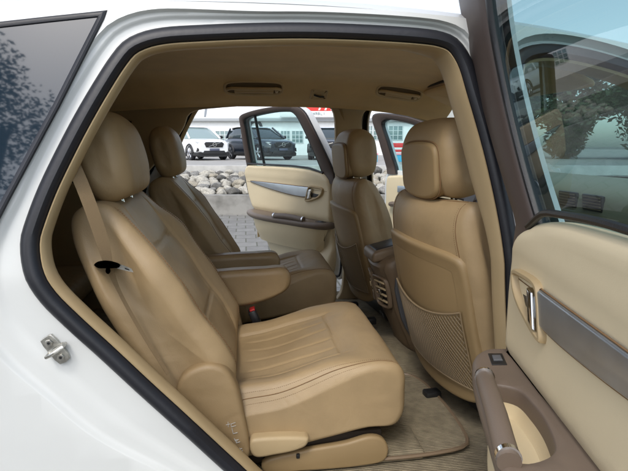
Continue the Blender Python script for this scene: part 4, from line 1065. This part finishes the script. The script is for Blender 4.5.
    # grip along the outer edge of the cup
    b = MB(); pth = [(.232, .134), (.26, .139), (.33, .149), (.40, .158), (.46, .166), (.515, .172)]
    b.tube([A(u, w, ZA(u)+.006+.012*math.sin(math.pi*(u-.22)/.31)) for u, w in pth], .0185, 16, 0)
    gp = b.build('pull_grip', M['brown'], dr)
    b = MB()
    for (u0, w0, u1, w1) in ((.232, .134, .240, .1355), (.500, .1705, .511, .1715)):
        b = MB(); b.tube([A(u0, w0, ZA(u0)+.0105), A(u1, w1, ZA(u1)+.0115)], .0197, 18); b.build('grip_ring', M['chrome'], dr)
    
    b = MB(); b.prism([(.095, .057), (.155, .064), (.158, .098), (.097, .090)], -.002, .0035, lambda a, c, d: A(a, c, ZA(a)+d), .002); sw = b.build('window_switch', M['black'], dr)
    b = MB(); b.prism([(.112, .066), (.140, .069), (.142, .090), (.114, .086)], .002, .0075, lambda a, c, d: A(a, c, ZA(a)+d), .003, 0, 4); b.build('switch_rocker', M['slate'], dr)
    return dr
rear_door(door_T((.66, 1.09), R(78), False), M['glass_near'], 'near rear door swung open, seen from its inner side', .27, .62)
rear_door(door_T((.605, 2.995), R(59), True), M['glass'], 'far rear door swung open')

def front_door(T, label):
    G = lambda u, z, w: T(u*1.12, w+lean(z), z)
    q = [(p[0], p[1]) for p in spline([(.0, .42), (-.01, .9), (.0, 1.02), (.3, 1.05), (.86, 1.06), (.93, 1.04), (.95, .8), (.95, .44), (.92, .41), (.1, .41)], 70)]
    b = MB(); b.prism(q, -.095, .012, G, .012); dr = b.build('front_door', M['paint'], car, label)
    b = MB(); b.prism([tuple(p) for p in offset2(q, -.04)], .01, .06, G, .02, 0, 5); b.build('inner_panel', M['cream'], dr)
    fo = [(-.02, 1.03), (.15, 1.16), (.40, 1.33), (.62, 1.44), (.82, 1.485), (.95, 1.49), (.98, 1.465), (.955, 1.30), (.915, 1.03)]
    fi = [(.10, 1.03), (.22, 1.13), (.44, 1.29), (.63, 1.395), (.80, 1.438), (.87, 1.445), (.905, 1.425), (.885, 1.28), (.84, 1.03)]
    O_ = [(p[0], p[1]) for p in spline(fo, 70, False)]; I_ = [(p[0], p[1]) for p in spline(fi, 70, False)]
    def mixr(t_, w): return [G(lerp(a[0], c[0], t_), lerp(a[1], c[1], t_), w) for a, c in zip(O_, I_)]
    b = MB(); b.loft([mixr(0, -.01), mixr(0, .028), mixr(.1, .04), mixr(.6, .042), mixr(.95, .03), mixr(1, -.01)], closed=False); b.build('window_frame', M['framebrown'], dr)
    b = MB(); b.loft([mixr(-.05, .018), mixr(-.15, .0), mixr(-.15, -.05), mixr(.9, -.055), mixr(1, -.01)], closed=False); b.build('outer_frame', M['paint'], dr)
    b = MB(); b.loft([mixr(.0, .030), mixr(-.08, .024), mixr(-.12, 0)], closed=False); b.loft([mixr(1, .028), mixr(1.08, .02), mixr(1.08, -.01)], closed=False); b.build('window_seal', M['black'], dr)
    b = MB(); vs, fs = sheet([], [tuple(p) for p in I_], lambda x, z: 0, .1); b.add([G(v.x, v.z, .006) for v in vs], fs); b.build('window_glass', M['glass'], dr)
    b = MB(); b.box((.55, .80, .085), (.6, .04, .06), G, .018); b.build('armrest', M['brown'], dr)
    b = MB(); b.box((.5, .92, .062), (.6, .05, .012), G, .005); b.build('decor_strip', M['strip'], dr)
front_door(door_T((1.76, 3.04), R(54), True), 'far front door swung open')
front_door(door_T((1.76, 1.10), R(66), False), 'near front door swung open')
print('verts', sum(len(o.data.vertices) for o in scene.objects if o.type == 'MESH'))
